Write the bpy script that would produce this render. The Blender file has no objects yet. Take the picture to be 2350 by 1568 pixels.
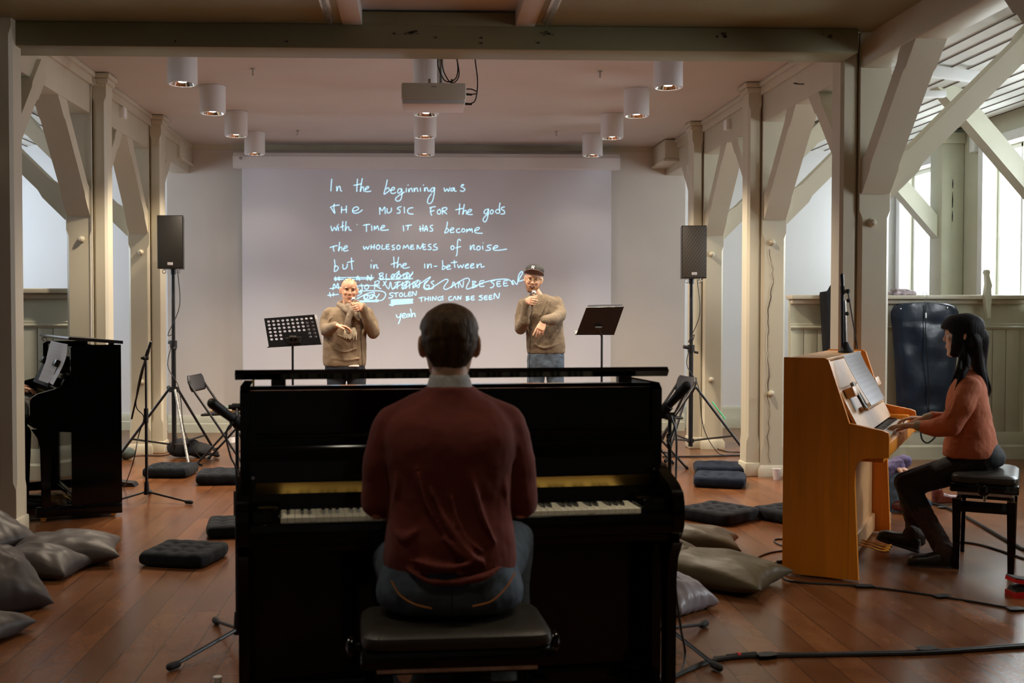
import bpy, bmesh, math, random
from mathutils import Vector, Matrix, noise
V = Vector
PI = math.pi
random.seed(7)
scene = bpy.context.scene
COL = scene.collection

# ------------------------------------------------------------------ camera
F = 2500.0
YAW, PITCH, SH, CAMH = 2.04, 1.535, 126.0, 1.42
cd = bpy.data.cameras.new('camera')
cam = bpy.data.objects.new('camera', cd)
COL.objects.link(cam)
cam.location = (-0.07, 0, CAMH)
cam.rotation_euler = (math.radians(90 - PITCH), 0, math.radians(-YAW))
cd.sensor_width = 36
cd.lens = 36 * F / 2350
cd.shift_x = SH / 2350
cd.clip_start = 0.05
cd.clip_end = 200
cd.dof.use_dof = True
cd.dof.focus_distance = 9.3
cd.dof.aperture_fstop = 4.5
scene.camera = cam
RM = cam.rotation_euler.to_matrix()
CL = V(cam.location)
def ray(px, py):
    return RM @ V(((px - 1175 + SH) / F, -(py - 784) / F, -1.0))
def at(px, py, Y):
    d = ray(px, py)
    return CL + d * ((Y - CL.y) / d.y)
def fl(px, py, z=0.0):
    d = ray(px, py)
    return CL + d * ((z - CL.z) / d.z)

# ------------------------------------------------------------------ world, light, exposure
w = bpy.data.worlds.new('sky')
scene.world = w
w.use_nodes = True
bg = w.node_tree.nodes['Background']
bg.inputs[0].default_value = (0.86, 0.93, 1.0, 1)
bg.inputs[1].default_value = 4.0
scene.view_settings.view_transform = 'Standard'
scene.view_settings.look = 'None'
scene.view_settings.gamma = 1
scene.view_settings.use_curve_mapping = False
scene.view_settings.exposure = 0.0
scene.cycles.max_bounces = 8
scene.cycles.diffuse_bounces = 5
scene.cycles.glossy_bounces = 4
scene.cycles.transmission_bounces = 6
scene.cycles.sample_clamp_indirect = 4.0
scene.cycles.caustics_reflective = False
scene.cycles.caustics_refractive = False
WIN_R = [(12.12, 13.1), (10.25, 11.15), (7.9, 8.9), (5.0, 6.0)]
WIN_L = [(11.3, 12.7), (9.9, 10.9), (7.2, 8.1)]
E_R = [28, 70, 95, 88]
E_L = [42, 30, 10]
def area(name, loc, rot, sx, sy, e, col):
    l = bpy.data.lights.new(name, 'AREA')
    l.shape = 'RECTANGLE'; l.size = sx; l.size_y = sy; l.energy = e; l.color = col
    o = bpy.data.objects.new(name, l); COL.objects.link(o)
    o.location = loc; o.rotation_euler = rot
    return o
for (a, b), e in zip(WIN_R, E_R):
    area('window_daylight', (6.13, (a + b) / 2, 2.35), (0, PI / 2, 0), 1.5, b - a, e, (0.88, 0.95, 1.0))
for (a, b), e in zip(WIN_L, E_L):
    area('window_daylight', (-6.13, (a + b) / 2, 2.35), (0, -PI / 2, 0), 1.5, b - a, e, (0.72, 0.86, 1.0))
LAMPS = [(x, y) for y in (8.4, 9.62, 10.84, 12.06) for x in (-1.86, 0.0, 1.86)]
LAMP_E = {8.4: 190, 9.62: 210, 10.84: 165, 12.06: 9}
for x, y in LAMPS:
    l = bpy.data.lights.new('downlight_and_fill_beam', 'SPOT')
    l.energy = LAMP_E[y]; l.spot_size = math.radians(118); l.spot_blend = 0.6
    l.shadow_soft_size = 0.06; l.color = (1.0, 0.84, 0.64)
    o = bpy.data.objects.new('downlight_and_fill_beam', l); COL.objects.link(o)
    o.location = (x, y, 3.14)

NEAR_FILL = ((0.0, 2.0, 12), (-0.95, 3.0, 22), (1.15, 3.0, 22), (-1.9, 4.4, 85), (1.95, 3.5, 90))  # unseen fill spots added to brighten the keys, piano side and left post
for x, y, e in NEAR_FILL:
    l = bpy.data.lights.new('downlight_and_fill_beam', 'SPOT')
    l.energy = e; l.spot_size = math.radians(95); l.spot_blend = 0.8
    l.shadow_soft_size = 0.08; l.color = (1.0, 0.84, 0.6)
    o = bpy.data.objects.new('downlight_and_fill_beam', l); COL.objects.link(o)
    o.location = (x, y, 3.005)

# ------------------------------------------------------------------ materials
def _nt(name):
    m = bpy.data.materials.new(name); m.use_nodes = True
    return m, m.node_tree, m.node_tree.nodes, m.node_tree.links, m.node_tree.nodes['Principled BSDF']
def lin(c):
    return tuple((x / 12.92 if x <= 0.04045 else ((x + 0.055) / 1.055) ** 2.4) for x in c)
def mat(name, c, rough=0.5, metal=0.0, var=0.12, scale=8.0, stretch=(1, 1, 1), bump=0.0, bscale=None, coat=0.0, spec=0.5, c2=None, emit=0.0, sheen=0.0, detail=4, rvar=0.0):
    """c: linear rgb. two-tone noise variation plus optional bump."""
    m, t, N, L, B = _nt(name)
    tc = N.new('ShaderNodeTexCoord'); mp = N.new('ShaderNodeMapping'); L.new(tc.outputs['Object'], mp.inputs[0])
    mp.inputs['Scale'].default_value = stretch
    nz = N.new('ShaderNodeTexNoise'); nz.inputs['Scale'].default_value = scale; nz.inputs['Detail'].default_value = detail
    L.new(mp.outputs[0], nz.inputs['Vector'])
    mx = N.new('ShaderNodeMix'); mx.data_type = 'RGBA'
    cr = N.new('ShaderNodeMapRange'); cr.inputs[1].default_value = 0.3; cr.inputs[2].default_value = 0.7
    L.new(nz.outputs[0], cr.inputs[0]); L.new(cr.outputs[0], mx.inputs['Factor'])
    a = c2 if c2 else tuple(x * (1 - var) for x in c); b = c if c2 else tuple(min(1, x * (1 + var)) for x in c)
    mx.inputs['A'].default_value = (*a, 1); mx.inputs['B'].default_value = (*b, 1)
    L.new(mx.outputs['Result'], B.inputs['Base Color'])
    B.inputs['Roughness'].default_value = rough; B.inputs['Metallic'].default_value = metal
    if rvar:
        rr = N.new('ShaderNodeMapRange'); rr.inputs[3].default_value = max(0.02, rough - rvar); rr.inputs[4].default_value = min(1, rough + rvar)
        L.new(cr.outputs[0], rr.inputs[0]); L.new(rr.outputs[0], B.inputs['Roughness'])
    B.inputs['Specular IOR Level'].default_value = spec
    B.inputs['Coat Weight'].default_value = coat
    B.inputs['Coat Roughness'].default_value = 0.05
    B.inputs['Sheen Weight'].default_value = sheen
    if bump:
        n2 = N.new('ShaderNodeTexNoise'); n2.inputs['Scale'].default_value = bscale or scale * 6; n2.inputs['Detail'].default_value = 3
        L.new(mp.outputs[0], n2.inputs['Vector'])
        bp = N.new('ShaderNodeBump'); bp.inputs['Strength'].default_value = bump; bp.inputs['Distance'].default_value = 0.01
        L.new(n2.outputs[0], bp.inputs['Height']); L.new(bp.outputs[0], B.inputs['Normal'])
    if emit:
        B.inputs['Emission Color'].default_value = (*c, 1); B.inputs['Emission Strength'].default_value = emit
    return m
def floor_mat():
    m, t, N, L, B = _nt('painted_floorboards')
    def math_(op, a, b=None, c=None):
        n = N.new('ShaderNodeMath'); n.operation = op
        for i, v in enumerate((a, b, c)):
            if v is None: continue
            if hasattr(v, 'is_output'): L.new(v, n.inputs[i])
            else: n.inputs[i].default_value = v
        return n.outputs[0]
    tc = N.new('ShaderNodeTexCoord'); sp = N.new('ShaderNodeSeparateXYZ'); L.new(tc.outputs['Object'], sp.inputs[0])
    bx = math_('DIVIDE', sp.outputs[0], 0.145)
    idx = math_('FLOOR', bx); fr = math_('FRACT', bx)
    wn = N.new('ShaderNodeTexWhiteNoise'); wn.noise_dimensions = '1D'; L.new(idx, wn.inputs['W'])
    yo = math_('ADD', math_('DIVIDE', sp.outputs[1], 3.1), math_('MULTIPLY', wn.outputs['Value'], 7.0))
    fy = math_('FRACT', yo); iy = math_('FLOOR', yo)
    wn2 = N.new('ShaderNodeTexWhiteNoise'); wn2.noise_dimensions = '2D'
    cb = N.new('ShaderNodeCombineXYZ'); L.new(idx, cb.inputs[0]); L.new(iy, cb.inputs[1]); L.new(cb.outputs[0], wn2.inputs['Vector'])
    # wobbling gap width
    nz = N.new('ShaderNodeTexNoise'); nz.inputs['Scale'].default_value = 3.0; nz.inputs['Detail'].default_value = 5; L.new(tc.outputs['Object'], nz.inputs['Vector'])
    gw = math_('MULTIPLY', nz.outputs[0], 0.055)
    gx = math_('MAXIMUM', math_('LESS_THAN', fr, gw), math_('LESS_THAN', fy, 0.0008))
    # worn noise
    mp = N.new('ShaderNodeMapping'); mp.inputs['Scale'].default_value = (1.0, 0.45, 1); L.new(tc.outputs['Object'], mp.inputs[0])
    n3 = N.new('ShaderNodeTexNoise'); n3.inputs['Scale'].default_value = 5.5; n3.inputs['Detail'].default_value = 9; n3.inputs['Roughness'].default_value = 0.72; L.new(mp.outputs[0], n3.inputs['Vector'])
    cr = N.new('ShaderNodeValToRGB'); L.new(n3.outputs[0], cr.inputs[0])
    e = cr.color_ramp.elements
    e[0].position = 0.22; e[0].color = (0.098, 0.032, 0.012, 1)
    e[1].position = 0.80; e[1].color = (0.215, 0.090, 0.036, 1)
    x = e.new(0.52); x.color = (0.155, 0.058, 0.021, 1)
    hs = N.new('ShaderNodeHueSaturation'); L.new(cr.outputs[0], hs.inputs['Color'])
    L.new(math_('ADD', math_('MULTIPLY', wn2.outputs['Value'], 0.38), 0.80), hs.inputs['Value'])
    # light flecks of dust and wear
    n4 = N.new('ShaderNodeTexNoise'); n4.inputs['Scale'].default_value = 42; n4.inputs['Detail'].default_value = 6; L.new(mp.outputs[0], n4.inputs['Vector'])
    fk = N.new('ShaderNodeMapRange'); fk.inputs[1].default_value = 0.68; fk.inputs[2].default_value = 0.84; L.new(n4.outputs[0], fk.inputs[0])
    m1 = N.new('ShaderNodeMix'); m1.data_type = 'RGBA'; L.new(math_('MULTIPLY', fk.outputs[0], 0.5), m1.inputs['Factor']); L.new(hs.outputs[0], m1.inputs['A']); m1.inputs['B'].default_value = (0.36, 0.22, 0.13, 1)
    m2 = N.new('ShaderNodeMix'); m2.data_type = 'RGBA'; L.new(gx, m2.inputs['Factor']); L.new(m1.outputs['Result'], m2.inputs['A']); m2.inputs['B'].default_value = (0.012, 0.006, 0.004, 1)
    L.new(m2.outputs['Result'], B.inputs['Base Color'])
    rr = N.new('ShaderNodeMapRange'); rr.inputs[3].default_value = 0.19; rr.inputs[4].default_value = 0.31; L.new(n3.outputs[0], rr.inputs[0]); L.new(rr.outputs[0], B.inputs['Roughness'])
    B.inputs['Specular IOR Level'].default_value = 0.42
    hgt = math_('SUBTRACT', math_('MULTIPLY', n3.outputs[0], 0.25), gx)
    bow = math_('MULTIPLY', math_('POWER', math_('ABSOLUTE', math_('SUBTRACT', fr, 0.5)), 2.0), -0.8)
    hgt = math_('ADD', hgt, bow)
    bp = N.new('ShaderNodeBump'); bp.inputs['Strength'].default_value = 0.35; bp.inputs['Distance'].default_value = 0.004
    L.new(hgt, bp.inputs['Height']); L.new(bp.outputs[0], B.inputs['Normal'])
    return m
def glass_mat():
    m = bpy.data.materials.new('window_glass'); m.use_nodes = True
    N = m.node_tree.nodes; L = m.node_tree.links
    N.remove(N['Principled BSDF'])
    tr = N.new('ShaderNodeBsdfTransparent'); gl = N.new('ShaderNodeBsdfGlossy'); gl.inputs['Roughness'].default_value = 0.02
    mx = N.new('ShaderNodeMixShader'); mx.inputs[0].default_value = 0.06
    L.new(tr.outputs[0], mx.inputs[1]); L.new(gl.outputs[0], mx.inputs[2]); L.new(mx.outputs[0], N['Material Output'].inputs[0])
    return m
M = {}
M['floor'] = floor_mat()
M['timber'] = mat('painted_timber', (0.58, 0.53, 0.41), 0.38, var=0.05, scale=3, bump=0.08, bscale=22, stretch=(1, 1, 0.35))
M['timber2'] = mat('beam_paint', (0.25, 0.235, 0.13), 0.45, var=0.06, scale=2, bump=0.2, bscale=20)
M['ceil'] = mat('ceiling_paint', (0.66, 0.635, 0.62), 0.55, var=0.03, scale=1.5, bump=0.05, bscale=5)
M['plaster'] = mat('wall_plaster', (0.66, 0.61, 0.56), 0.7, var=0.03, scale=2, bump=0.08, bscale=30)
M['white'] = mat('white_wall_paint', (0.80, 0.81, 0.82), 0.6, var=0.02, scale=2)
M['panel'] = mat('wainscot_paint', (0.56, 0.56, 0.44), 0.42, var=0.05, scale=4, bump=0.1)
M['board'] = mat('roof_board_paint', (0.70, 0.71, 0.66), 0.5, var=0.06, scale=3)
M['dark'] = mat('dark_gap', (0.03, 0.025, 0.02), 0.9)
M['scuff_and_shade'] = mat('worn_wood_and_gap_shade', (0.075, 0.05, 0.035), 0.8, var=0.5, scale=60)  # worn wood; also the painted shade in the roof-board gaps
M['frame'] = mat('window_frame_paint', (0.80, 0.81, 0.80), 0.4, var=0.02)
M['glass'] = glass_mat()
M['lampwhite'] = mat('lamp_white_enamel', (0.74, 0.74, 0.76), 0.45, var=0.01)
M['steeld'] = mat('scratched_grey_steel', (0.30, 0.29, 0.28), 0.45, 0.6, var=0.5, scale=45)
M['chrome'] = mat('mirror_chrome', (0.8, 0.8, 0.82), 0.12, 1.0, var=0.02)
M['glow'] = mat('lamp_bulb', (1.0, 0.93, 0.8), 0.4, emit=30.0)
M['black'] = mat('piano_black_lacquer', (0.002, 0.0018, 0.0018), 0.09, var=0.05, coat=0.0, spec=0.35)
M['blackp'] = mat('satin_black', (0.012, 0.011, 0.011), 0.32, var=0.15)
M['blackm'] = mat('black_metal', (0.014, 0.014, 0.016), 0.35, 0.2, var=0.2)
M['rubber'] = mat('black_rubber', (0.010, 0.010, 0.011), 0.7, var=0.2)
M['cable'] = mat('black_cable', (0.008, 0.008, 0.009), 0.45, var=0.2)
M['steel'] = mat('worn_steel', (0.55, 0.54, 0.52), 0.3, 1.0, var=0.25, scale=25)
M['brass'] = mat('brass', (0.80, 0.56, 0.17), 0.22, 1.0, var=0.08)
M['brassd'] = mat('dull_brass', (0.72, 0.48, 0.05), 0.38, 0.35, var=0.12, scale=14)
M['ivory'] = mat('piano_key_ivory', (0.90, 0.87, 0.74), 0.25, var=0.03)
M['ebony'] = mat('piano_key_black', (0.006, 0.006, 0.006), 0.25)
M['maple'] = mat('honey_birch_veneer', (0.80, 0.27, 0.016), 0.38, var=0.12, scale=5, stretch=(4, 4, 0.35), bump=0.03)
M['maple2'] = mat('pale_birch_veneer', (0.60, 0.33, 0.14), 0.42, var=0.1, scale=6, stretch=(3, 0.5, 3))
M['paper'] = mat('white_paper', (0.80, 0.79, 0.82), 0.6, var=0.02)
M['ink'] = mat('music_print', (0.60, 0.60, 0.65), 0.7)
M['navy'] = mat('navy_cotton', (0.011, 0.016, 0.030), 0.9, spec=0.12, var=0.3, scale=20, bump=0.25, bscale=160, sheen=0.05)
M['navy2'] = mat('charcoal_cotton', (0.010, 0.012, 0.016), 0.9, spec=0.12, var=0.3, scale=20, bump=0.25, bscale=160, sheen=0.05)
M['pillow'] = mat('grey_satin_pillow', (0.060, 0.048, 0.045), 0.5, var=0.1, scale=5, bump=0.5, bscale=9, spec=0.35, sheen=0.03)
M['olive'] = mat('olive_satin_pillow', (0.085, 0.062, 0.026), 0.48, var=0.12, scale=5, bump=0.5, bscale=9, spec=0.4, sheen=0.03)
M['silver'] = mat('silver_grey_pillow', (0.22, 0.20, 0.23), 0.4, var=0.18, scale=9, bump=0.15, bscale=30, sheen=0.03)
M['skin'] = mat('skin_tone', (0.56, 0.30, 0.20), 0.5, var=0.08, scale=14, spec=0.4)
M['skin2'] = mat('skin_tone_warm', (0.60, 0.33, 0.22), 0.48, var=0.08, scale=14, spec=0.4)
M['skin3'] = mat('skin_tone_light', (0.60, 0.36, 0.25), 0.5, var=0.06, scale=14, spec=0.4)
M['lip'] = mat('lip', (0.40, 0.11, 0.09), 0.45)
M['eye'] = mat('eye_dark', (0.03, 0.02, 0.018), 0.3)
M['mouth'] = mat('open_mouth', (0.12, 0.02, 0.02), 0.5)
M['teeth'] = mat('teeth', (0.75, 0.72, 0.65), 0.3)
M['hair'] = mat('dark_brown_hair', (0.075, 0.040, 0.016), 0.55, spec=0.25, var=0.5, scale=34, stretch=(1.6, 1.6, 0.22), bump=0.7, bscale=90)
M['hairb'] = mat('black_hair', (0.007, 0.005, 0.005), 0.6, spec=0.15, var=0.4, scale=40, stretch=(2, 2, 0.1), bump=0.6, bscale=110)
M['beard'] = mat('ginger_beard', (0.26, 0.12, 0.06), 0.7, var=0.4, scale=90, bump=0.5, bscale=300)
M['burgundy'] = mat('burgundy_wool', (0.150, 0.024, 0.015), 0.85, var=0.12, scale=7, bump=0.12, bscale=260, sheen=0.03)
M['rust'] = mat('rust_wool', (0.44, 0.115, 0.042), 0.8, var=0.10, scale=7, bump=0.15, bscale=200, sheen=0.05)
M['taupe'] = mat('taupe_wool', (0.19, 0.135, 0.085), 0.85, var=0.14, scale=12, bump=0.2, bscale=200, sheen=0.03)
M['brownmelange'] = mat('brown_melange_wool', (0.155, 0.115, 0.075), 0.9, var=0.45, scale=160, bump=0.3, bscale=220, sheen=0.1)
M['scarf'] = mat('grey_brown_scarf', (0.20, 0.155, 0.115), 0.9, var=0.2, scale=40, bump=0.3, bscale=120)
M['fringe'] = mat('pale_scarf_fringe', (0.55, 0.48, 0.36), 0.9, var=0.2, scale=60)
M['collar'] = mat('grey_shirt_collar', (0.42, 0.42, 0.42), 0.8, var=0.15, scale=120)
M['cuff'] = mat('grey_cuff', (0.36, 0.31, 0.24), 0.9, var=0.2, scale=120)
M['denim'] = mat('blue_denim', (0.060, 0.085, 0.120), 0.8, var=0.3, scale=16, bump=0.2, bscale=240)
M['denimd'] = mat('dark_navy_denim', (0.010, 0.014, 0.026), 0.8, var=0.3, scale=14, bump=0.2, bscale=240)
M['blackcloth'] = mat('black_cloth', (0.006, 0.006, 0.008), 0.8, var=0.3, scale=20)
M['suede'] = mat('dark_brown_suede', (0.050, 0.026, 0.019), 0.85, var=0.3, scale=30)
M['leather'] = mat('black_leather', (0.010, 0.009, 0.008), 0.38, var=0.3, scale=14, bump=0.15, bscale=90)
M['seatleather'] = mat('seat_leather', (0.030, 0.026, 0.020), 0.36, var=0.15, scale=14, bump=0.12, bscale=160)
M['garment'] = mat('navy_garment_bag', (0.010, 0.018, 0.034), 0.30, var=0.3, scale=6, bump=0.5, bscale=7)
M['grille'] = mat('speaker_grille', (0.020, 0.018, 0.016), 0.5, 0.3, var=0.3, scale=200)
M['screen'] = mat('screen_fabric', (0.66, 0.675, 0.75), 0.75, var=0.02, scale=2)
M['ink_light'] = mat('projected_light', (0.52, 0.84, 1.0), 0.6, var=0.0, emit=0.72)
M['projector'] = mat('projector_shell', (0.70, 0.66, 0.56), 0.4, var=0.02)
M['grey'] = mat('grey_plastic', (0.35, 0.34, 0.36), 0.4, var=0.05)
M['red'] = mat('red_paint', (0.55, 0.012, 0.015), 0.35)
M['tape'] = mat('grey_gaffer_tape', (0.025, 0.026, 0.026), 0.6)
M['purple'] = mat('purple_cloth', (0.13, 0.10, 0.20), 0.85, var=0.3, scale=18)
M['jeanl'] = mat('pale_blue_denim', (0.10, 0.15, 0.22), 0.8, var=0.3, scale=14)
M['brim'] = mat('brown_cap_lining', (0.13, 0.075, 0.065), 0.8)
M['shoe'] = mat('brown_shoe_leather', (0.16, 0.035, 0.020), 0.25)
M['green'] = mat('green_grey_cloth', (0.10, 0.13, 0.12), 0.85)
M['cup'] = mat('white_paper_cup', (0.72, 0.66, 0.66), 0.55)
M['plaid'] = mat('plaid_cloth', (0.42, 0.36, 0.38), 0.85, var=0.6, scale=26)
M['clear'] = mat('clear_plastic', (0.75, 0.78, 0.80), 0.08, var=0.02); M['clear'].node_tree.nodes['Principled BSDF'].inputs['Transmission Weight'].default_value = 0.85
M['greentape'] = mat('green_tape', (0.10, 0.65, 0.30), 0.5)
M['orange'] = mat('orange_thread', (0.55, 0.20, 0.04), 0.7)
M['coral'] = mat('book_cover', (0.60, 0.35, 0.15), 0.5)

for k_ in ('skin', 'skin2', 'skin3'):
    B_ = M[k_].node_tree.nodes['Principled BSDF']; B_.inputs['Subsurface Weight'].default_value = 0.25; B_.inputs['Subsurface Radius'].default_value = (1.0, 0.3, 0.15); B_.inputs['Subsurface Scale'].default_value = 0.012
def grille_mat():
    m, t, N, L, B = _nt('slotted_speaker_grille')
    tc = N.new('ShaderNodeTexCoord'); mp = N.new('ShaderNodeMapping'); L.new(tc.outputs['Object'], mp.inputs[0]); mp.inputs['Rotation'].default_value = (0, math.radians(55), 0)
    w1 = N.new('ShaderNodeTexWave'); w1.inputs['Scale'].default_value = 26; w1.bands_direction = 'X'; L.new(mp.outputs[0], w1.inputs['Vector'])
    w2 = N.new('ShaderNodeTexWave'); w2.inputs['Scale'].default_value = 13; w2.bands_direction = 'Z'; L.new(mp.outputs[0], w2.inputs['Vector'])
    mu = N.new('ShaderNodeMath'); mu.operation = 'MULTIPLY'; L.new(w1.outputs['Fac'], mu.inputs[0]); L.new(w2.outputs['Fac'], mu.inputs[1])
    cr = N.new('ShaderNodeValToRGB'); L.new(mu.outputs[0], cr.inputs[0]); cr.color_ramp.elements[0].position = .25; cr.color_ramp.elements[0].color = (0.055, 0.045, 0.036, 1); cr.color_ramp.elements[1].position = .5; cr.color_ramp.elements[1].color = (0.004, 0.004, 0.004, 1)
    L.new(cr.outputs[0], B.inputs['Base Color']); B.inputs['Roughness'].default_value = .5
    return m
M['slots'] = grille_mat()
# ------------------------------------------------------------------ mesh helpers
def frame(d):
    d = V(d).normalized()
    a = V((0, 0, 1)) if abs(d.z) < 0.95 else V((1, 0, 0))
    u = d.cross(a).normalized(); v = u.cross(d).normalized()
    return u, v
class MB:
    def __init__(s): s.bm = bmesh.new(); s.X = Matrix.Identity(4)
    def _v(s, p): return s.bm.verts.new(s.X @ V(p))
    def _f(s, vs, sm=False):
        try:
            f = s.bm.faces.new(vs); f.smooth = sm; return f
        except ValueError: return None
    def loft(s, rings, cap=True, closed=True, sm=True):
        R = [[s._v(p) for p in r] for r in rings]; n = len(R[0])
        for a, b in zip(R[:-1], R[1:]):
            for i in range(n if closed else n - 1):
                j = (i + 1) % n; s._f((a[i], a[j], b[j], b[i]), sm)
        if cap and closed:
            s._f(R[0][::-1], False); s._f(R[-1], False)
        return R
    def box(s, c, d, rot=None, bev=0.0, seg=2):
        c = V(c); h = V(d) / 2
        b2 = bmesh.new(); bmesh.ops.create_cube(b2, size=1.0)
        mt = Matrix.Translation(c) @ (rot.to_4x4() if rot else Matrix.Identity(4)) @ Matrix.Diagonal((d[0], d[1], d[2], 1))
        bmesh.ops.transform(b2, matrix=Matrix.Diagonal((d[0], d[1], d[2], 1)), verts=b2.verts)
        if bev:
            bmesh.ops.bevel(b2, geom=b2.edges[:], offset=min(bev, min(d) * 0.45), segments=seg, affect='EDGES', profile=0.5)
        bmesh.ops.transform(b2, matrix=s.X @ Matrix.Translation(c) @ (rot.to_4x4() if rot else Matrix.Identity(4)), verts=b2.verts)
        vm = {}
        for v in b2.verts: vm[v] = s.bm.verts.new(v.co)
        for f in b2.faces: s._f([vm[v] for v in f.verts], bev > 0)
        b2.free()
    def bb(s, x0, x1, y0, y1, z0, z1, bev=0.0):
        s.box(((x0 + x1) / 2, (y0 + y1) / 2, (z0 + z1) / 2), (abs(x1 - x0), abs(y1 - y0), abs(z1 - z0)), bev=bev)
    def prism(s, pts, o, u, v, d):
        """polygon pts (2d) on plane o+u*a+v*b, extruded by vector d"""
        o, u, v, d = V(o), V(u), V(v), V(d)
        A = [s._v(o + u * a + v * b) for a, b in pts]; B = [s._v(o + u * a + v * b + d) for a, b in pts]
        n = len(pts)
        for i in range(n):
            j = (i + 1) % n; s._f((A[i], A[j], B[j], B[i]))
        s._f(A[::-1]); s._f(B)
    def cyl(s, a, b, r, r2=None, n=14, cap=True, sm=True):
        a, b = V(a), V(b); r2 = r if r2 is None else r2
        u, v = frame(b - a)
        s.loft([[a + (u * math.cos(t) + v * math.sin(t)) * r for t in [2 * PI * i / n for i in range(n)]],
                [b + (u * math.cos(t) + v * math.sin(t)) * r2 for t in [2 * PI * i / n for i in range(n)]]], cap, True, sm)
    def tube(s, pts, r, n=8, sub=6, smooth=True):
        pts = [V(p) for p in pts]
        if smooth and len(pts) > 2:
            q = []
            P = [pts[0] * 2 - pts[1]] + pts + [pts[-1] * 2 - pts[-2]]
            for i in range(1, len(P) - 2):
                for k in range(sub):
                    t = k / sub; p0, p1, p2, p3 = P[i - 1:i + 3]
                    q.append(0.5 * ((2 * p1) + (p2 - p0) * t + (2 * p0 - 5 * p1 + 4 * p2 - p3) * t * t + (3 * p1 - p0 - 3 * p2 + p3) * t ** 3))
            q.append(pts[-1]); pts = q
        rings = []; m = len(pts)
        rs = r if isinstance(r, (list, tuple)) else None
        u = None
        for i, p in enumerate(pts):
            d = (pts[min(i + 1, m - 1)] - pts[max(i - 1, 0)])
            if d.length < 1e-7: d = V((0, 0, 1))
            d.normalize()
            if u is None: u = frame(d)[0]
            u = (u - d * u.dot(d))
            u = u.normalized() if u.length > 1e-5 else frame(d)[0]
            v = d.cross(u)
            if rs:
                f = i / (m - 1) * (len(rs) - 1); k = min(int(f), len(rs) - 2); rr = rs[k] + (rs[k + 1] - rs[k]) * (f - k)
            else: rr = r
            rings.append([p + (u * math.cos(2 * PI * j / n) + v * math.sin(2 * PI * j / n)) * rr for j in range(n)])
        s.loft(rings)
    def lathe(s, prof, c, n=24, axis=(0, 0, 1), cap=True):
        u, v = frame(axis); a = V(axis).normalized(); c = V(c)
        s.loft([[c + a * z + (u * math.cos(2 * PI * i / n) + v * math.sin(2 * PI * i / n)) * max(r, 1e-4) for i in range(n)] for r, z in prof], cap)
    def ell(s, c, r, rot=None, n=16, m=10):
        c = V(c); rings = []
        for j in range(m + 1):
            ph = -PI / 2 + PI * j / m
            cr = max(math.cos(ph), 0.02)
            ring = []
            for i in range(n):
                t = 2 * PI * i / n
                p = V((r[0] * cr * math.cos(t), r[1] * cr * math.sin(t), r[2] * math.sin(ph)))
                ring.append(c + (rot @ p if rot else p))
            rings.append(ring)
        s.loft(rings)
    def cap(s, a, b, ra, rb=None, n=16, m=5):
        """tapered capsule"""
        a, b = V(a), V(b); rb = ra if rb is None else rb
        d = (b - a); L = d.length; d = d / L if L > 1e-6 else V((0, 0, 1)); u, v = frame(d)
        rings = []
        for j in range(m + 1):
            ph = -PI / 2 + (PI / 2) * j / m
            rings.append((a + d * (ra * math.sin(ph)), max(ra * math.cos(ph), ra * 0.05)))
        for j in range(m + 1):
            ph = (PI / 2) * j / m
            rings.append((b + d * (rb * math.sin(ph)), max(rb * math.cos(ph), rb * 0.05)))
        s.loft([[c + (u * math.cos(2 * PI * i / n) + v * math.sin(2 * PI * i / n)) * r for i in range(n)] for c, r in rings])
    def chain(s, pts, rs):
        for i in range(len(pts) - 1): s.cap(pts[i], pts[i + 1], rs[i], rs[i + 1])
    def secs(s, S, U=(1, 0, 0), W=(0, 1, 0), n=36, p=2.3, sub=4):
        """stack of elliptical sections (centre, a, b) with smooth interpolation"""
        U, W = V(U), V(W)
        q = []
        S = [(V(c), a, b) for c, a, b in S]
        P = [S[0]] + S + [S[-1]]
        def cr(a, b, c, d, t): return 0.5 * ((2 * b) + (c - a) * t + (2 * a - 5 * b + 4 * c - d) * t * t + (3 * b - a - 3 * c + d) * t ** 3)
        for i in range(1, len(P) - 2):
            for k in range(sub):
                t = k / sub; a, b, c, d = P[i - 1:i + 3]
                q.append((cr(a[0], b[0], c[0], d[0], t), cr(a[1], b[1], c[1], d[1], t), cr(a[2], b[2], c[2], d[2], t)))
        q.append(S[-1])
        rings = []
        for c, a, b in q:
            r = []
            for i in range(n):
                t = 2 * PI * i / n; ct, st = math.cos(t), math.sin(t)
                r.append(c + U * (a * math.copysign(abs(ct) ** (2 / p), ct)) + W * (b * math.copysign(abs(st) ** (2 / p), st)))
            rings.append(r)
        s.loft(rings)
    def build(s, name, m, parent=None, auto=35, voxel=None, smooth=0, fix=True):
        if fix: bmesh.ops.recalc_face_normals(s.bm, faces=s.bm.faces[:])
        me = bpy.data.meshes.new(name); s.bm.to_mesh(me); s.bm.free()
        o = bpy.data.objects.new(name, me); COL.objects.link(o)
        me.materials.append(M[m] if isinstance(m, str) else m)
        if parent: o.parent = parent
        if voxel:
            rm = o.modifiers.new('remesh', 'REMESH'); rm.mode = 'VOXEL'; rm.voxel_size = voxel; rm.use_smooth_shade = True
            if smooth:
                sm = o.modifiers.new('smooth', 'SMOOTH'); sm.factor = 0.5; sm.iterations = smooth
        elif auto: me.set_sharp_from_angle(angle=math.radians(auto))
        return o
def thing(name, label, cat, loc=(0, 0, 0), rotz=0.0, group=None):
    o = bpy.data.objects.new(name, None); COL.objects.link(o); o.empty_display_size = 0.1
    o.location = loc; o.rotation_euler = (0, 0, rotz); o['label'] = label; o['category'] = cat
    if group: o['group'] = group
    return o
def tag(o, label, cat, group=None, kind=None):
    o['label'] = label; o['category'] = cat
    if group: o['group'] = group
    if kind: o['kind'] = kind
    return o
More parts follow.
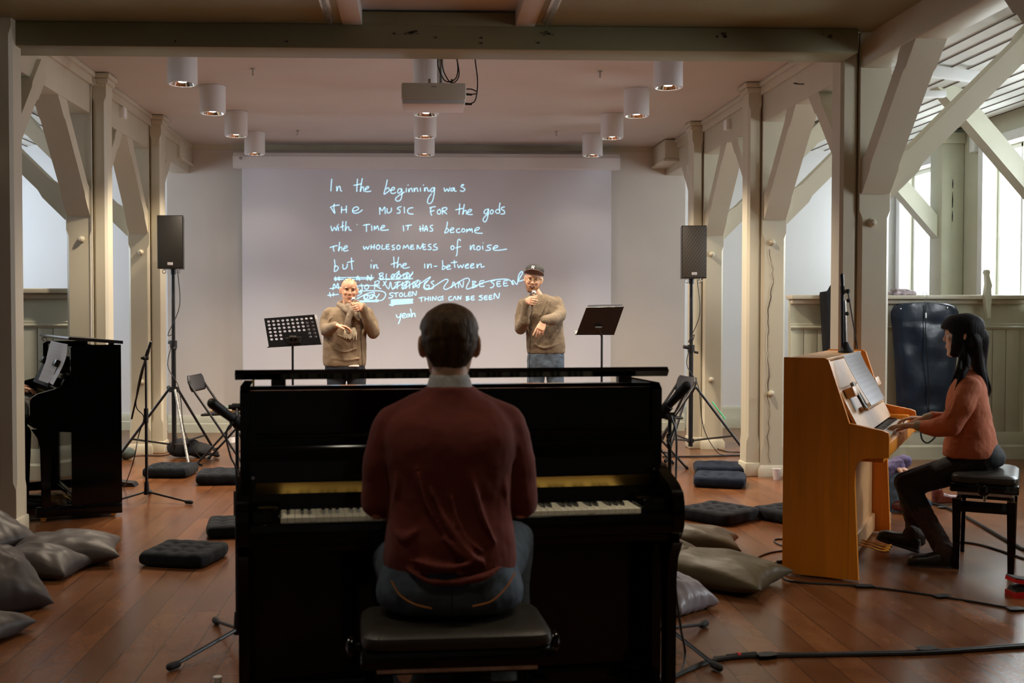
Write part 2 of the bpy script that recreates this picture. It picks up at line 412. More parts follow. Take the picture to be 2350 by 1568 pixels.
def struct(o): o['kind'] = 'structure'; return o
def dup(root, loc, rotz, label, group=None):
    r = root.copy(); COL.objects.link(r); r.location = loc; r.rotation_euler = (0, 0, rotz); r['label'] = label
    if group: r['group'] = group
    for ch in list(root.children):
        c = ch.copy(); COL.objects.link(c); c.parent = r
        for g in list(ch.children):
            d = g.copy(); COL.objects.link(d); d.parent = c
    return r
# ================================================================== SETTING
YW = 12.95      # hall end wall
YE = 13.25      # aisle end walls
XS = 5.83       # outer side walls
ZC = 3.39
b = MB(); b.bb(-6.2, 6.2, -3, 13.5, -0.1, 0.0); struct(b.build('floor', 'floor'))
b = MB(); b.bb(-3.0, 3.1, 7.0, 13.2, ZC, ZC + 0.1)
struct(b.build('ceiling', 'ceil'))
b = MB()
b.bb(-2.95, -0.52, -3, 7.06, 3.25, 3.34); b.bb(0.66, 3.0, -3, 7.06, 3.25, 3.34)
struct(b.build('ceiling_near', 'timber2'))
b = MB(); b.bb(-0.6, 0.75, -3, 7.1, 3.345, 3.42); struct(b.build('ceiling_panel', 'ceil'))
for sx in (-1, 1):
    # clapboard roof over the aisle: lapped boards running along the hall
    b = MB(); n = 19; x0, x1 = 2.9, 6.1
    for i in range(n):
        a = x0 + (x1 - x0) * i / n; c = x0 + (x1 - x0) * (i + 1) / n
        b.prism([(a, 3.43), (c - 0.016, 3.405), (c - 0.016, 3.435), (a, 3.45)], (0, -3, 0), (sx, 0, 0), (0, 0, 1), (0, 16.4, 0))
    struct(b.build('ceiling_boards', 'board'))
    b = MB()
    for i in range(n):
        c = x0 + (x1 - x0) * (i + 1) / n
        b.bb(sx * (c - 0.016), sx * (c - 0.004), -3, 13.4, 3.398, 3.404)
    struct(b.build('ceiling_gap_shade', 'scuff_and_shade'))  # flat dark strips, shade between the boards put in as colour
    b = MB(); b.bb(sx * 2.7, sx * 6.1, -3, 13.4, 3.47, 3.52); struct(b.build('ceiling_shade_backing', 'scuff_and_shade'))  # dark sheet above the boards so the gaps look shaded
# end walls
b = MB(); b.bb(-3.02, 3.12, YW, YW + 0.15, 0, 3.4); struct(b.build('wall_back', 'plaster'))
b = MB(); b.bb(-6.1, -2.7, YE, YE + 0.15, 0, 3.5); struct(b.build('wall_back_left', 'white'))
b = MB(); b.bb(2.85, 6.1, YE, YE + 0.15, 0, 3.5); struct(b.build('wall_back_right', 'white'))
b = MB(); b.bb(-6.2, 6.2, -3.1, -3.0, 0, 3.5); struct(b.build('wall_front', 'plaster'))
# base boards
def skirting(name, x0, x1, y, z=0.2):
    b = MB(); pts = [(0, 0), (0.035, 0), (0.035, z * 0.5), (0.026, z * 0.56), (0.026, z * 0.86), (0.012, z), (0, z)]
    b.prism(pts, (x0, y, 0), (0, -1, 0), (0, 0, 1), (x1 - x0, 0, 0)); struct(b.build(name, 'panel'))
skirting('baseboard_back', -3.02, 3.12, YW)
skirting('baseboard_back_left', -5.8, -2.75, YE)
skirting('baseboard_back_right', 2.9, 5.8, YE, 0.26)
b = MB(); b.bb(-2.8, 2.95, YW - 0.02, YW, 3.33, 3.39); struct(b.build('trim_back_cornice', 'timber'))
# side walls with window openings
SILL, HEAD = 1.5, 3.12
nwin = [0]
def side_wall(sx, wins, name):
    b = MB(); X0, X1 = sx * XS, sx * (XS + 0.26)
    b.bb(X0, X1, -3, YE + .15, 0, SILL); b.bb(X0, X1, -3, YE + .15, HEAD, 3.5)
    ys = sorted(wins); prev = -3
    for a, c in ys:
        b.bb(X0, X1, prev, a, SILL, HEAD); prev = c
    b.bb(X0, X1, prev, YE + .15, SILL, HEAD)
    struct(b.build(name, 'panel' if sx > 0 else 'white'))
    for a, c in ys:
        nwin[0] += 1
        f = MB(); xf = sx * (XS + 0.15); t = 0.05
        for y0, y1, z0, z1 in ((a, a + t, SILL, HEAD), (c - t, c, SILL, HEAD), (a, c, SILL, SILL + t), (a, c, HEAD - t, HEAD), ((a + c) / 2 - 0.02, (a + c) / 2 + 0.02, SILL, HEAD)):
            f.bb(xf - 0.03, xf + 0.03, y0, y1, z0, z1, 0.006)
        # architrave on the room side
        xa = sx * (XS - 0.015)
        for y0, y1, z0, z1 in ((a - 0.1, a, SILL - .05, HEAD + .1), (c, c + 0.1, SILL - .05, HEAD + .1), (a, c, HEAD, HEAD + .1)):
            f.bb(xa - 0.03 , xa + 0.03, y0, y1, z0, z1, 0.008)
        o = struct(f.build('window_%d' % nwin[0], 'frame'))
        g = MB(); g.bb(xf - 0.004, xf + 0.004, a + t, c - t, SILL + t, HEAD - t); g.build('pane', 'glass', o)
side_wall(1, WIN_R, 'wall_right'); side_wall(-1, WIN_L, 'wall_left')
# crossing beam at the near end of the clear hall
b = MB(); b.bb(-2.76, 2.77, 6.98, 7.26, 3.095, 3.25, 0.008); b.bb(-0.52, 0.66, 6.98, 7.2, 3.24, 3.33, 0.006)
beam = struct(b.build('trim_crossbeam', 'timber2'))
b = MB()
for i in range(26):   # patches of missing paint on the beam
    x = random.choice([random.gauss(2.58, 0.045), random.gauss(-0.13, 0.035), random.gauss(0.74, 0.02), random.gauss(1.9, 0.01)])
    b.box((x, 6.978, 3.20 + random.uniform(-0.012, 0.012)), (random.uniform(0.006, 0.03), 0.003, random.uniform(0.003, 0.014)))
b.build('worn_patch', 'scuff_and_shade', beam)
b = MB()
for x, z in ((0.045, 3.168), (0.335, 3.168), (0.335, 3.135), (-1.6, 3.13), (1.85, 3.19), (0.7, 3.14), (-0.22, 3.19), (-0.9, 3.135)):
    b.cyl((x, 6.976, z), (x, 6.985, z), 0.006, n=10)
b.build('screw_hole', 'dark', beam)
# joists running back over the camera from the beam
for x0, name in ((-0.55, 'trim_joist'), (0.55, 'trim_joist_right')):
    b = MB(); b.bb(x0 + 0.0, x0 + 0.125, -3, 7.0, 3.245, 3.36, 0.005); struct(b.build(name, 'ceil'))
for x0 in (-0.62, 0.74):
    b = MB(); b.bb(x0 - 0.012, x0 + 0.012, -1, 6.9, 3.225, 3.25, 0.003); b.bb(x0 - 0.03, x0 + 0.03, -1, 6.9, 3.243, 3.25)
    tag(b.build('metal_rail', 'steel'), 'slim grey metal rail under the near ceiling %s the projector beam joist' % ('left of' if x0 < 0 else 'right of'), 'rail')
# wall plates along both arcades
for sx in (-1, 1):
    b = MB()
    o_ = 0.085 if sx > 0 else -0.045
    b.bb(sx * (2.80 + o_), sx * (3.0 + o_), -3, 12.95, 3.05, 3.42, 0.012)
    b.bb(sx * (2.775 + o_), sx * (2.81 + o_), -3, 12.95, 3.28, 3.39, 0.006)   # cornice rail
    b.bb(sx * (2.755 + o_), sx * (2.80 + o_), -3, 12.95, 3.345, 3.39, 0.01)
    struct(b.build('trim_wall_plate_%s' % ('left' if sx < 0 else 'right'), 'timber'))
# corner bulkheads
for sx in (-1, 1):
    b = MB(); b.bb(sx * 2.72, sx * 3.1, 12.3, 12.95, 3.13, 3.38, 0.02); b.bb(sx * 2.70, sx * 3.1, 12.28, 12.95, 3.13, 3.16, 0.01)
    b.build('trim_bulkhead_%s' % ('left' if sx < 0 else 'right'), 'timber')['kind'] = 'structure'

# ------------------------------------------------------------------ posts
def chamf(b, x0, x1, y0, y1, z0, z1, c, zs, ze):
    """square timber with stop chamfers between zs and ze"""
    def ring(z, k):
        return [V(p) for p in ((x0 + k, y0, z), (x1 - k, y0, z), (x1, y0 + k, z), (x1, y1 - k, z), (x1 - k, y1, z), (x0 + k, y1, z), (x0, y1 - k, z), (x0, y0 + k, z))]
    e = 0.0015
    b.loft([ring(z0, e), ring(zs, e), ring(zs + 0.05, c), ring(ze - 0.05, c), ring(ze, e), ring(z1, e)], sm=False)
def brace(b, p0, p1, w, t, side, notch=True):
    """knee brace from p0 to p1 (centre line); w = width along `side`, t = thickness in the brace's plane; swollen carved ends"""
    p0, p1 = V(p0), V(p1); d = (p1 - p0).normalized(); s_ = V(side).normalized(); n = d.cross(s_).normalized()
    L = (p1 - p0).length; h = t / 2
    k = h * 0.78 if notch else h
    pts = [(-0.06, -h), (-0.06, h), (L + 0.06, h), (L + 0.06, -h)]
    if notch:
        pts = [(-0.05, h), (L * 0.13, h), (L * 0.17, k), (L * 0.83, k), (L * 0.87, h), (L + 0.13, h), (L + 0.13, -h), (L * 0.87, -h), (L * 0.83, -k), (L * 0.17, -k), (L * 0.13, -h), (-0.05, -h)]
    b.prism(pts, p0 - s_ * w / 2, d, n, s_ * w)
POSTL = {}
def post(sx, Y, label, aisle=True, toward=True, away=True):
    t = thing('timber_post', label, 'post', (2.985 if sx > 0 else (-2.82 if Y < 8 else -2.86), Y, 0), 0, 'painted timber posts along the hall')
    b = MB()
    chamf(b, -0.105, 0.105, -0.11, 0.11, 0.0, 3.06, 0.022, 0.22, 2.10)
    for p in ((-0.125, 0.125, -0.13, 0.13),):
        b.loft([[(p[0], p[2], 0), (p[1], p[2], 0), (p[1], p[3], 0), (p[0], p[3], 0)], [(p[0], p[2], .07), (p[1], p[2], .07), (p[1], p[3], .07), (p[0], p[3], .07)],
                [(-.106, -.111, .10), (.106, -.111, .10), (.106, .111, .10), (-.106, .111, .10)]], sm=False)
    b.build('shaft', 'timber', t)
    # slender inner post with its cap
    x0, x1 = (-0.225, -0.11) if sx > 0 else (0.11, 0.225)
    b = MB(); chamf(b, x0, x1, -0.09, 0.09, 0.0, 3.30, 0.02, 0.30, 3.2)
    xi = x0 if sx > 0 else x1
    b.bb(min(x0, x1) - 0.02, max(x0, x1) + 0.02, -0.11, 0.11, 3.30, 3.345, 0.008)
    b.bb(min(x0, x1) - 0.035, max(x0, x1) + 0.035, -0.125, 0.125, 3.345, 3.385, 0.008)
    b.bb(min(x0, x1) - 0.012, max(x0, x1) + 0.012, -0.105, 0.105, 0.0, 0.12, 0.01)
    b.build('inner_post', 'timber', t)
    for z in (2.02, 0.72):
        b = MB(); b.lathe([(0.03, 0), (0.03, 0.01), (0.022, 0.016), (0.022, 0.03), (0.012, 0.045), (0.0, 0.047)], (-sx * 0.02, -0.108, z), 8, (0, -1, 0)); b.build('bolt', 'timber', t)
    if toward:
        b = MB(); brace(b, (0, -0.10, 2.30), (0, -0.80, 3.06), 0.19, 0.15, (1, 0, 0)); b.build('brace', 'timber', t)
    if away:
        b = MB(); brace(b, (0, 0.10, 2.30), (0, 0.80, 3.06), 0.19, 0.15, (1, 0, 0)); b.build('brace', 'timber', t)
    if aisle:
        b = MB(); brace(b, (sx * 0.1, 0.0, 2.28), (sx * 1.25, 0.0, 3.42), 0.15, 0.17, (0, 1, 0), True); b.build('aisle_brace', 'timber', t)
    return t
pr1 = post(1, 7.32, 'nearest full timber post on the right, behind the honey-coloured piano')
pr2 = post(1, 9.38, 'cracked white timber post on the right with a paper cup at its foot')
pr3 = post(1, 11.3, 'farthest right timber post, behind the right speaker stand')
pr0 = post(1, 4.6, 'timber post at the right edge whose grey braces cross the top right corner', aisle=True)
pl1 = post(-1, 7.0, 'nearest left timber post at the left picture edge, beside the dark piano')
pl2 = post(-1, 9.2, 'left timber post rising behind the dark piano, with a thin pipe along it')
pl3 = post(-1, 11.12, 'farthest left timber post, behind the left speaker stand')
# flaking crack on the second right post
b = MB(); random.seed(4)
z = 0.12; x = -0.02; pts = []
while z < 1.98:
    pts.append((x, -0.1105, z)); z += random.uniform(0.02, 0.05); x = max(-0.05, min(0.03, x + random.uniform(-0.012, 0.012)))
b.tube(pts, [0.0012, 0.003, 0.0015, 0.0045, 0.001, 0.003, 0.0045, 0.0015, 0.002], 5, 2)
b.build('paint_crack', 'scuff_and_shade', pr2)
b = MB(); L_ = []; R_ = []
for k, p in enumerate(pts):
    L_.append((p[0] - random.uniform(0.004, 0.018), p[1] - 0.002, p[2])); R_.append((p[0] + random.uniform(0.004, 0.02), p[1] - 0.002, p[2]))
b.loft([[l, (l[0], l[1] + 0.004, l[2]), (r[0], r[1] + 0.004, r[2]), r, ((l[0]+r[0])/2, r[1] + 0.003, r[2])] for l, r in zip(L_, R_)], sm=False)
b.build('paint_flake', 'timber', pr2)
b = MB(); b.tube([(-2.745, 9.07, 0.0), (-2.745, 9.07, 1.5), (-2.745, 9.07, 3.24), (-2.70, 9.06, 3.27), (-2.64, 9.06, 3.27)], 0.006); tag(b.build('conduit_pipe', 'timber'), 'thin painted pipe running up the left post behind the dark piano', 'pipe')
# small boxes and hooks on the plates
for loc, lab in (((2.865, 10.3, 3.20), 'small white sensor box on the right upper beam'), ((-2.735, 10.0, 3.22), 'small white sensor box on the left upper beam')):
    b = MB(); b.box(loc, (0.05, 0.1, 0.1), bev=0.008); tag(b.build('sensor_box', 'frame'), lab, 'sensor')
b = MB(); b.tube([(2.89, 8.3, 3.17), (2.84, 8.3, 3.17), (2.82, 8.33, 3.18), (2.835, 8.36, 3.19), (2.855, 8.34, 3.18)], 0.004); tag(b.build('screw_hook', 'blackm'), 'small dark screw eye on the right upper beam', 'hook')
# aisle piers on the outer wall with their own braces
for Y, lab in ((11.75, 'cracked pale green wall post between the two right windows'), (9.6, 'wall post at the right edge whose brace crosses the right window')):
    t = thing('wall_post', lab, 'post', (5.72, Y, 0))
    b = MB(); b.bb(-0.14, 0.11, -0.14, 0.14, 0, 3.32, 0.02); b.bb(-0.17, 0.11, -0.17, 0.17, 3.24, 3.36, 0.01); b.build('shaft', 'panel', t)
    b = MB(); brace(b, (-0.1, 0, 2.30), (-1.1, 0, 3.42), 0.15, 0.16, (0, 1, 0), False); b.build('brace', 'panel', t)
    if Y > 11:
        b = MB()
        for z0, z1 in ((2.55, 2.72), (2.40, 2.52), (2.76, 2.86)): b.loft([[(-0.02 - .004, -.142, z0), (-0.02 + .004, -.142, z0), (-0.02, -.139, z0)], [(-0.02 - .007, -.142, (z0 + z1) / 2), (-0.02 + .007, -.142, (z0 + z1) / 2), (-0.02, -.139, (z0 + z1) / 2)], [(-0.02 - .002, -.142, z1), (-0.02 + .002, -.142, z1), (-0.02, -.139, z1)]])
        b.build('crack', 'dark', t)
b = MB(); b.box((5.80, 11.35, 3.2), (0.07, 0.1, 0.18), bev=0.01); tag(b.build('alarm_box', 'frame'), 'small white box high beside the cracked wall post', 'box')
# hall tie pieces in the right aisle roof
t = thing('roof_bracket', 'pale blue-grey bracket of short timbers under the right plank roof', 'bracket', (4.05, 8.7, 3.3))
b = MB(); b.box((0.05, 0, 0.06), (0.75, 0.06, 0.09), Matrix.Rotation(0.12, 3, 'Y'), bev=0.005); b.build('rail', 'frame', t)
b = MB(); b.box((-0.12, 0, -0.04), (0.09, 0.07, 0.22), bev=0.005); b.box((-0.02, 0, -0.12), (0.3, 0.06, 0.05), bev=0.005); b.build('hanger', 'frame', t)
# wainscot partitions across the aisles
def partition(name, x0, x1, Y, zt, label):
    t = thing(name, label, 'partition', (0, Y, 0))
    b = MB(); b.bb(x0, x1, 0.0, 0.05, 0, zt - 0.04)
    b.build('panel', 'panel', t)
    b = MB(); n = int(abs(x1 - x0) / 0.132); 
    for i in range(n):
        a = min(x0, x1) + i * 0.132; b.bb(a + 0.003, a + 0.129, -0.012, 0.0, 0.26, zt - 0.30, 0.003)
    b.build('tongue_boards', 'panel', t)
    b = MB(); X0, X1 = min(x0, x1), max(x0, x1)
    b.prism([(0, 0), (.05, 0), (.05, .12), (.035, .14), (.035, .22), (.018, .26), (0, .26)], (X0, 0, 0), (0, -1, 0), (0, 0, 1), (X1 - X0, 0, 0)); b.build('base_moulding', 'panel', t)
    b = MB(); b.prism([(0, 0), (.02, 0), (.035, .02), (.02, .035), (.02, .05), (0, .06)], (X0, 0, zt - 0.33), (0, -1, 0), (0, 0, 1), (X1 - X0, 0, 0)); b.build('top_moulding', 'panel', t)
    b = MB(); b.bb(X0 - 0.02, X1 + 0.02, -0.12, 0.08, zt - 0.04, zt, 0.008); b.bb(X0, X1, -0.06, 0.0, zt - 0.085, zt - 0.04, 0.012); b.build('shelf', 'timber', t)
    return t
pr = partition('wainscot_partition', 3.5, 5.8, 10.35, 1.585, 'pale green boarded partition with a shelf top, behind the woman at the piano')
pl = partition('wainscot_partition', -3.0, -5.8, 9.35, 1.62, 'boarded partition with a shelf top behind the left dark piano')
b = MB(); xx = at(2266, 700, 10.2).x
b.prism([(0, -0.22), (0.03, -0.22), (0.03, -0.1), (0.038, -0.06), (0.034, 0.0), (0.03, 0.05), (0.04, 0.09), (0.022, 0.15), (0.012, 0.19), (0.02, 0.215), (0.008, 0.24), (-0.02, 0.24), (-0.03, 0.215), (-0.018, 0.19), (-0.014, 0.1), (-0.028, 0.0), (-0.02, -0.1)], (xx, -0.16, 1.585), (1, 0, 0), (0, 0, 1), (0, 0.05, 0)); b.build('scroll_bracket', 'panel', pr)
# ================================================================== LAMPS, PROJECTOR, SCREEN
def downlight():
    t = thing('ceiling_downlight', 'x', 'lamp', (0, 0, 0), 0, 'white cylinder ceiling downlights')
    R, H = 0.112, 0.235
    b = MB(); b.lathe([(R - .004, 0), (R, -0.004), (R, -H), (R - 0.012, -H - 0.002), (R - 0.014, -H + 0.03), (R - 0.014, -0.03), (0.001, -0.03)], (0, 0, ZC), 40, cap=False); b.build('housing', 'lampwhite', t)
    b = MB(); b.lathe([(R - 0.014, -H), (R - 0.03, -H + 0.03), (R - 0.055, -H + 0.07), (0.03, -H + 0.10), (0.001, -H + 0.105)], (0, 0, ZC), 24, cap=False); b.build('reflector', 'chrome', t)
    b = MB(); b.lathe([(0.001, -H + 0.012), (0.03, -H + 0.015), (0.042, -H + 0.035), (0.032, -H + 0.07), (0.001, -H + 0.08)], (0, 0, ZC), 16); b.build('bulb', 'glow', t)
    return t
names = {8.4: 'nearest', 9.62: 'second', 10.84: 'third', 12.06: 'farthest'}
sides = {-1.86: 'left row', 0.0: 'middle row', 1.86: 'right row'}
first = None
for x, y in LAMPS:
    lab = 'white cylinder downlight, %s in the %s of the hall ceiling' % (names[y], sides[x])
    if first is None:
        first = downlight(); first.location = (x, y, 0); first['label'] = lab
    else: dup(first, (x, y, 0), 0, lab)
for x, y, e in NEAR_FILL:
    dup(first, (x, y, -0.14), 0, 'added unseen white cylinder lamp above the camera end of the hall, %s' % {0.0: 'in the centre', -0.95: 'left of centre', 1.15: 'right of centre', -1.9: 'at the far left', 1.95: 'at the far right'}[x], 'added near fill lamps')  # housings added out of view around the fill spots
for i, (px, py) in enumerate(((580, 158), (683, 299), (1277, 301), (1377, 163))):
    Yc = CL.y + (ZC - CL.z) / (ray(px, py).z) * ray(px, py).y
    p = at(px, py, Yc)
    b = MB(); b.cyl((p.x, p.y, ZC), (p.x, p.y, ZC - 0.012), 0.02, n=16); b.cyl((p.x, p.y, ZC - 0.012), (p.x, p.y, ZC - 0.05), 0.007, n=8); b.cyl((p.x, p.y, ZC - 0.05), (p.x, p.y, ZC - 0.055), 0.011, n=10)
    tag(b.build('ceiling_sprinkler', 'steel'), 'small metal sprinkler head on the ceiling, %s' % ['near left, by the nearest left downlight', 'far left, short of the screen', 'far right, short of the screen', 'near right, by the nearest right downlight'][i], 'sprinkler', 'ceiling sprinklers')
# projector
t = thing('projector', 'cream projector hanging under the ceiling in front of the middle row of downlights', 'projector', (0.04, 7.85, 2.96))
b = MB(); b.box((0, 0, 0.01), (0.455, 0.36, 0.115), bev=0.012); b.build('shell', 'projector', t)
b = MB(); b.box((0, 0, -0.062), (0.44, 0.34, 0.035), bev=0.008); b.build('base_plate', 'lampwhite', t)
b = MB(); b.box((0, -0.181, 0.04), (0.034, 0.004, 0.009)); b.build('vent_badge', 'grey', t)
b = MB(); b.lathe([(0.05, 0), (0.05, 0.03), (0.04, 0.035), (0.0, 0.03)], (0.05, 0.18, 0.0), 20, (0, 1, 0)); b.build('lens', 'glass', t)
b = MB(); b.box((0.05, 0, 0.075), (0.24, 0.2, 0.012), bev=0.003); b.build('mount_plate', 'steel', t)
b = MB(); b.cyl((0.05, 0, 0.08), (0.05, 0, 0.43), 0.025); b.cyl((0.05, 0, 0.41), (0.05, 0, 0.43), 0.08); b.build('mount_pole', 'steel', t)
for k, x in enumerate((-0.03, 0.13)):
    b = MB(); b.box((x, -0.03, 0.1), (0.02, 0.02, 0.05), bev=0.003); b.build('mount_bolt', 'steel', t)
for k, pts in enumerate(([(0.1, -0.02, 0.42), (0.03, -0.04, 0.25), (0.08, -0.05, 0.11), (0.16, -0.04, 0.13), (0.17, -0.03, 0.25), (0.12, -0.02, 0.4)], [(0.09, -0.06, 0.42), (0.06, -0.07, 0.22), (0.12, -0.08, 0.09), (0.18, -0.07, 0.14), (0.16, -0.05, 0.3), (0.14, -0.04, 0.42)],
    [(0.28, 0.0, 0.42), (0.30, -0.02, 0.25), (0.315, -0.03, 0.1), (0.30, -0.03, -0.02), (0.26, -0.03, -0.05), (0.225, -0.03, -0.05)], [(0.225, -0.05, 0.05), (0.27, -0.05, 0.05), (0.31, -0.04, 0.035)], [(0.225, -0.06, 0.02), (0.26, -0.06, 0.012), (0.31, -0.04, 0.02)])):
    b = MB(); b.tube(pts, 0.0045); b.build('cable', 'cable', t)
for z in (0.012, -0.05):
    b = MB(); b.cyl((0.226, -0.06 if z > 0 else -0.03, z), (0.275, -0.06 if z > 0 else -0.03, z - .003), 0.009, 0.007); b.build('plug', 'cable', t)

# screen
SY = 12.72
def sp(px, py, dy=0.0): return at(px, py, SY + dy)
p0, p1 = sp(555, 386), sp(1403, 389)
SW = p1.x - p0.x; SCX = (p0.x + p1.x) / 2
t = thing('projection_screen', 'large pale projection screen with projected handwriting, hanging from its white case', 'screen', (SCX, SY, 0))
ztop = (p0.z + p1.z) / 2
b = MB(); b.bb(-SW / 2, SW / 2, -0.003, 0.003, 0.42, ztop + 0.02); b.build('fabric', 'screen', t)
b = MB(); cw = (at(1420, 370, SY).x - at(537, 370, SY).x) / 2
b.prism([(-0.09, 0), (-0.09, 0.12), (-0.05, 0.17), (0.09, 0.17), (0.09, 0), (-0.05, -0.012)], (-cw, 0, ztop), (0, 1, 0), (0, 0, 1), (2 * cw, 0, 0)); b.build('case', 'lampwhite', t)
for x in (-cw + .3, cw - .3):
    b = MB(); b.bb(x - .03, x + .03, -.06, .225, ztop + .12, ztop + .2, .004); b.build('wall_bracket', 'steel', t)
b = MB(); b.cyl((-SW / 2, 0, 0.41), (SW / 2, 0, 0.41), 0.016); b.build('bottom_bar', 'lampwhite', t)
b = MB(); b.cyl((-cw + 0.09, -0.088, ztop + 0.1), (-cw + 0.09, -0.094, ztop + 0.1), 0.018); b.build('case_button', 'grey', t)
